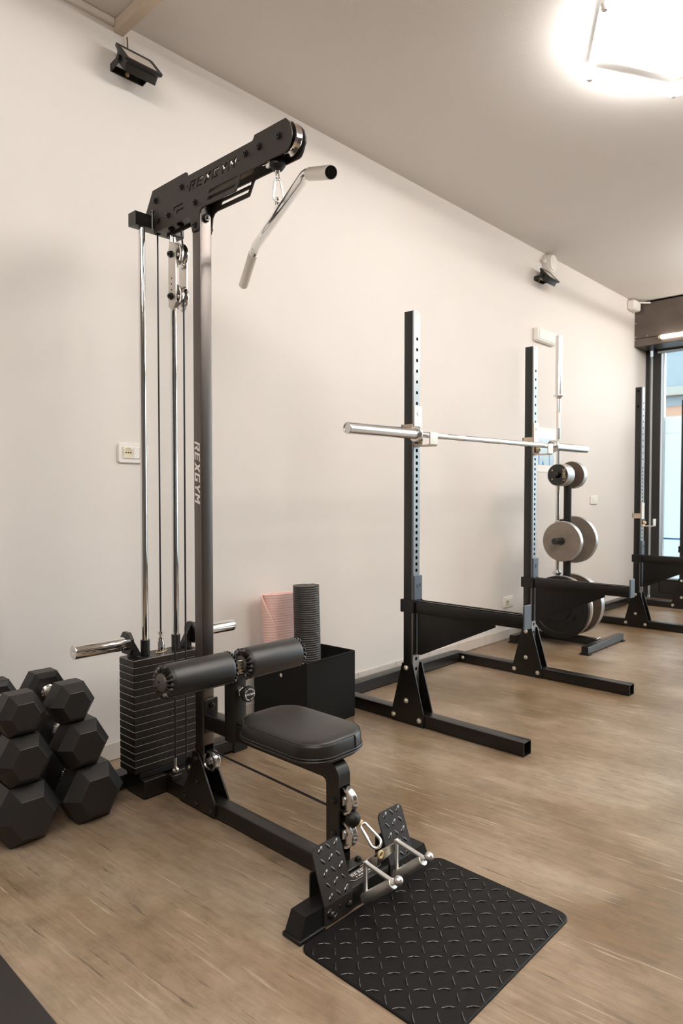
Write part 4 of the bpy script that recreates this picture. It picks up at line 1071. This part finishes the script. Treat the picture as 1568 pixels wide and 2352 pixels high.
obj('lettering', d, M['rubber'], t, label='raised black lettering')
wplate(4.644, 4.664, .2680, .2230, .0250, [M['brownplate'], M['rust']], 'weight_plate', 'rusty rimmed plate directly behind the black bumper plate', 'plates on the tree')
wplate(4.666, 4.690, .2690, .2240, .0250, [M['brownplate'], M['rim']], 'weight_plate', 'pale rimmed plate third on the bottom left peg', 'plates on the tree')
wplate(4.838, 4.862, .2690, .2240, .0250, [M['brownplate'], M['rim']], 'weight_plate', 'brown plate with pale rim, inner one on the bottom right peg', 'plates on the tree')
wplate(4.864, 4.888, .2690, .2240, .0250, [M['brownplate'], M['rim']], 'weight_plate', 'brown plate with pale rim, outer one on the bottom right peg', 'plates on the tree')

# ------------------------------------------------------------------ things on the wall
def flood(loc, label):
    x, y, z = loc; t = thing('floodlight', loc, label, 'floodlight', 'wall floodlights')
    ex = Vector((1, 0, 0)); e2 = Vector((0, -.082, -.092)).normalized(); nn_ = e2.cross(ex).normalized()
    if nn_.y > 0: nn_ = -nn_
    O = Vector((x, y - .012, z + .060))
    f = lambda u, v, h: O + ex * u + e2 * v + nn_ * h
    w = .082; Lh = .130
    body = MB(); ol = rrect(-w, w, 0, Lh, .012, 3); il = rrect(-w + .016, w - .016, .016, Lh - .016, .006, 3)
    body.loft([[f(u, v, -.044) for u, v in rrect(-w + .016, w - .012, .03, Lh - .004, .008, 3)], [f(u, v, -.014) for u, v in rrect(-w + .010, w - .010, .01, Lh - .01, .01, 3)], [f(u, v, -.004) for u, v in ol], [f(u, v, .006) for u, v in ol], [f(u, v, .006) for u, v in il], [f(u, v, .003) for u, v in il]], True, True, False)
    obj('housing', body, M['plastic'], t)
    obj('glass_panel', MB().loft([[f(u, v, .0028) for u, v in il], [f(u, v, .0036) for u, v in il]]), M['lampglass'], t)
    fin = MB()
    for k in range(9):
        u = -.052 + k * .013
        fin.loft([[f(u - .002, .03, -.0442), f(u + .002, .03, -.0442), f(u + .002, Lh - .03, -.0442), f(u - .002, Lh - .03, -.0442)], [f(u - .002, .04, -.050), f(u + .002, .04, -.050), f(u + .002, Lh - .04, -.050), f(u - .002, Lh - .04, -.050)]])
    obj('cooling_fin', fin, M['plastic'], t)
    br = MB(); wy = WY - .001
    zb = f(0, Lh * .35, -.050).z
    br.bbox(x - .073, x + .073, wy - .004, wy, zb - .015, zb + .015, .001)
    for s_ in (-1, 1):
        pv = f(s_ * .066, Lh * .40, -.030)
        br.loft([[(x + s_ * .070 - .002, wy - .004, zb - .015), (x + s_ * .070 + .002, wy - .004, zb - .015), (x + s_ * .070 + .002, wy - .004, zb + .015), (x + s_ * .070 - .002, wy - .004, zb + .015)],
                 [(x + s_ * .070 - .002, pv.y, pv.z - .014), (x + s_ * .070 + .002, pv.y, pv.z - .014), (x + s_ * .070 + .002, pv.y, pv.z + .014), (x + s_ * .070 - .002, pv.y, pv.z + .014)]])
        br.cyl((x + s_ * .064, pv.y, pv.z), (x + s_ * .078, pv.y, pv.z), .012, 14)
    obj('bracket', br, M['plastic'], t)
    obj('bolt', MB().bolt((x + .0, wy - .0041, zb), (0, -1, 0), .007, .006), M['gold'], t)
    return t
flood((1.455, 2.542, 2.812), 'black floodlight on a bracket high on the wall, under the ceiling trunking')
flood((4.99, 2.542, 2.772), 'black floodlight high on the wall below the round junction box, farther off')
tag(obj('power_cord', MB().tube([(1.452, WY - .012, 2.951), (1.454, WY - .012, 2.91), (1.458, WY - .014, 2.885), (1.462, WY - .030, 2.866)], .0032, 8).cyl((1.460, WY - .022, 2.886), (1.463, WY - .034, 2.862), .009, 12, .011), M['cord']), 'short brown cord dropping from the trunking to the near floodlight', 'cord')
def socket(x0, x1, z0, z1, label, switches):
    t = thing('wall_socket', ((x0 + x1) / 2, WY, z0), label, 'wall socket')
    h = z1 - z0; r = h * .16
    def pl(i): return rrect(x0 + i, x1 - i, z0 + i, z1 - i, max(r - i, .002), 4)
    o = MB(); o.loft([[(u, WY - .0005, v) for u, v in pl(0)], [(u, WY - .005, v) for u, v in pl(.0005)], [(u, WY - .0095, v) for u, v in pl(.004)], [(u, WY - .0095, v) for u, v in pl(h * .19)]], True, True, True)
    obj('cover_plate', o, M['whiteplastic'], t)
    a, b = x0 + h * .24, x1 - h * .22; z2, z3 = z0 + h * .24, z1 - h * .20; w = (b - a) / 3
    obj('outlet', MB().bbox(a, a + w * 1.35, WY - .0135, WY - .0096, z2, z3, .001), M['whiteplastic'], t)
    cx = a + w * .67; cz = (z2 + z3) / 2; rr = (z3 - z2) * .46
    ou = t.children[-1]
    obj('outlet_well', MB().lathe([(rr, 0), (rr, .0008), (rr * .9, .0008), (rr * .85, .0002)], (cx, WY - .0136, cz), (0, -1, 0), 24), M['ivory'], ou)
    hol = MB()
    for k in (-1, 0, 1): hol.cyl((cx + k * rr * .48, WY - .0146, cz), (cx + k * rr * .48, WY - .0140, cz), rr * .14, 8)
    obj('pin_hole', hol, M['hole'], ou)
    for k in range(2): obj('module', MB().bbox(a + w * (1.38 + k * .82), a + w * (2.18 + k * .82), WY - .0135, WY - .0096, z2, z3, .001), M['whiteplastic'], t)
    return t
socket(1.396, 1.538, 1.218, 1.303, 'white wall socket behind the guide rod, left of the tall machine', 2)
socket(4.487, 4.628, .233, .315, 'white wall socket low on the wall behind the middle rack', 2)
t = thing('light_switch', (6.08, WY, .988), 'small white light switch on the wall right of the plate tree', 'light switch')
obj('cover_plate', MB().bbox(6.004, 6.153, WY - .010, WY - .0005, .988, 1.067, .006), M['whiteplastic'], t)
for k in range(2): obj('rocker', MB().bbox(6.040 + k * .040, 6.077 + k * .040, WY - .014, WY - .0102, 1.006, 1.050, .002), M['whiteplastic'], t)
t = thing('emergency_lamp', (5.07, WY, 2.283), 'white rectangular emergency lamp on the wall above the plate tree', 'emergency lamp')
obj('lamp_body', MB().bbox(4.915, 5.228, WY - .045, WY - .0005, 2.283, 2.384, .006), M['whiteplastic'], t)
obj('diffuser', MB().bbox(4.93, 5.213, WY - .050, WY - .0452, 2.296, 2.371, .003), M['whiteplastic'], t)
t = thing('poster', (5.13, WY, 1.26), 'light blue poster with white margin on the wall behind the middle rack', 'poster')
obj('paper', MB().box(4.992, 5.318, WY - .003, WY - .0005, 1.262, 1.618), M['whiteplastic'], t, smooth=False)
pr_ = obj('print', MB().box(5.008, 5.286, WY - .0036, WY - .0031, 1.317, 1.598), M['poster'], t, smooth=False)
for d in (MB().box(5.196, 5.206, WY - .0040, WY - .0037, 1.318, 1.52), MB().box(5.014, 5.028, WY - .0040, WY - .0037, 1.318, 1.40), MB().prism([(5.075, 1.318), (5.090, 1.36), (5.105, 1.318)], 'Y', WY - .0040, WY - .0037)):
    obj('printed_shape', d, M['bluetape'], t, smooth=False)
t = thing('junction_box', (5.13, WY, 2.88), 'round white junction box at the top of the wall under the ceiling', 'junction box')
obj('box_body', MB().lathe([(.080, 0), (.078, .034), (.066, .050)], (5.135, WY - .0005, 2.918), (0, -1, 0), 24), M['whiteplastic'], t)
obj('lid', MB().lathe([(.060, 0), (.060, .010), (.044, .016)], (5.135, WY - .0508, 2.925), (0, -1, 0), 24), M['whiteplastic'], t)
obj('cable_gland', MB().cyl((5.054, WY - .025, 2.925), (5.030, WY - .025, 2.925), .013, 12).cyl((5.135, WY - .025, 2.837), (5.135, WY - .025, 2.825), .012, 12), M['whiteplastic'], t)
tag(obj('power_cord', MB().tube([(5.134, WY - .025, 2.8245), (5.115, WY - .035, 2.812), (5.09, WY - .040, 2.812), (5.07, WY - .045, 2.822)], .0035, 8), M['plastic']), 'thin dark cord hanging from the round junction box', 'cord')
t = thing('sensor_box', (6.93, WY, 2.885), 'small white sensor box in the ceiling corner beside the shutter box', 'sensor')
obj('sensor_body', MB().bbox(6.82, 6.985, WY - .075, WY - .0005, 2.888, 2.985, .012), M['whiteplastic'], t)
obj('cable_stub', MB().cyl((6.95, WY - .0755, 2.972), (7.00, WY - .16, 2.965), .008, 10), M['whiteplastic'], t)
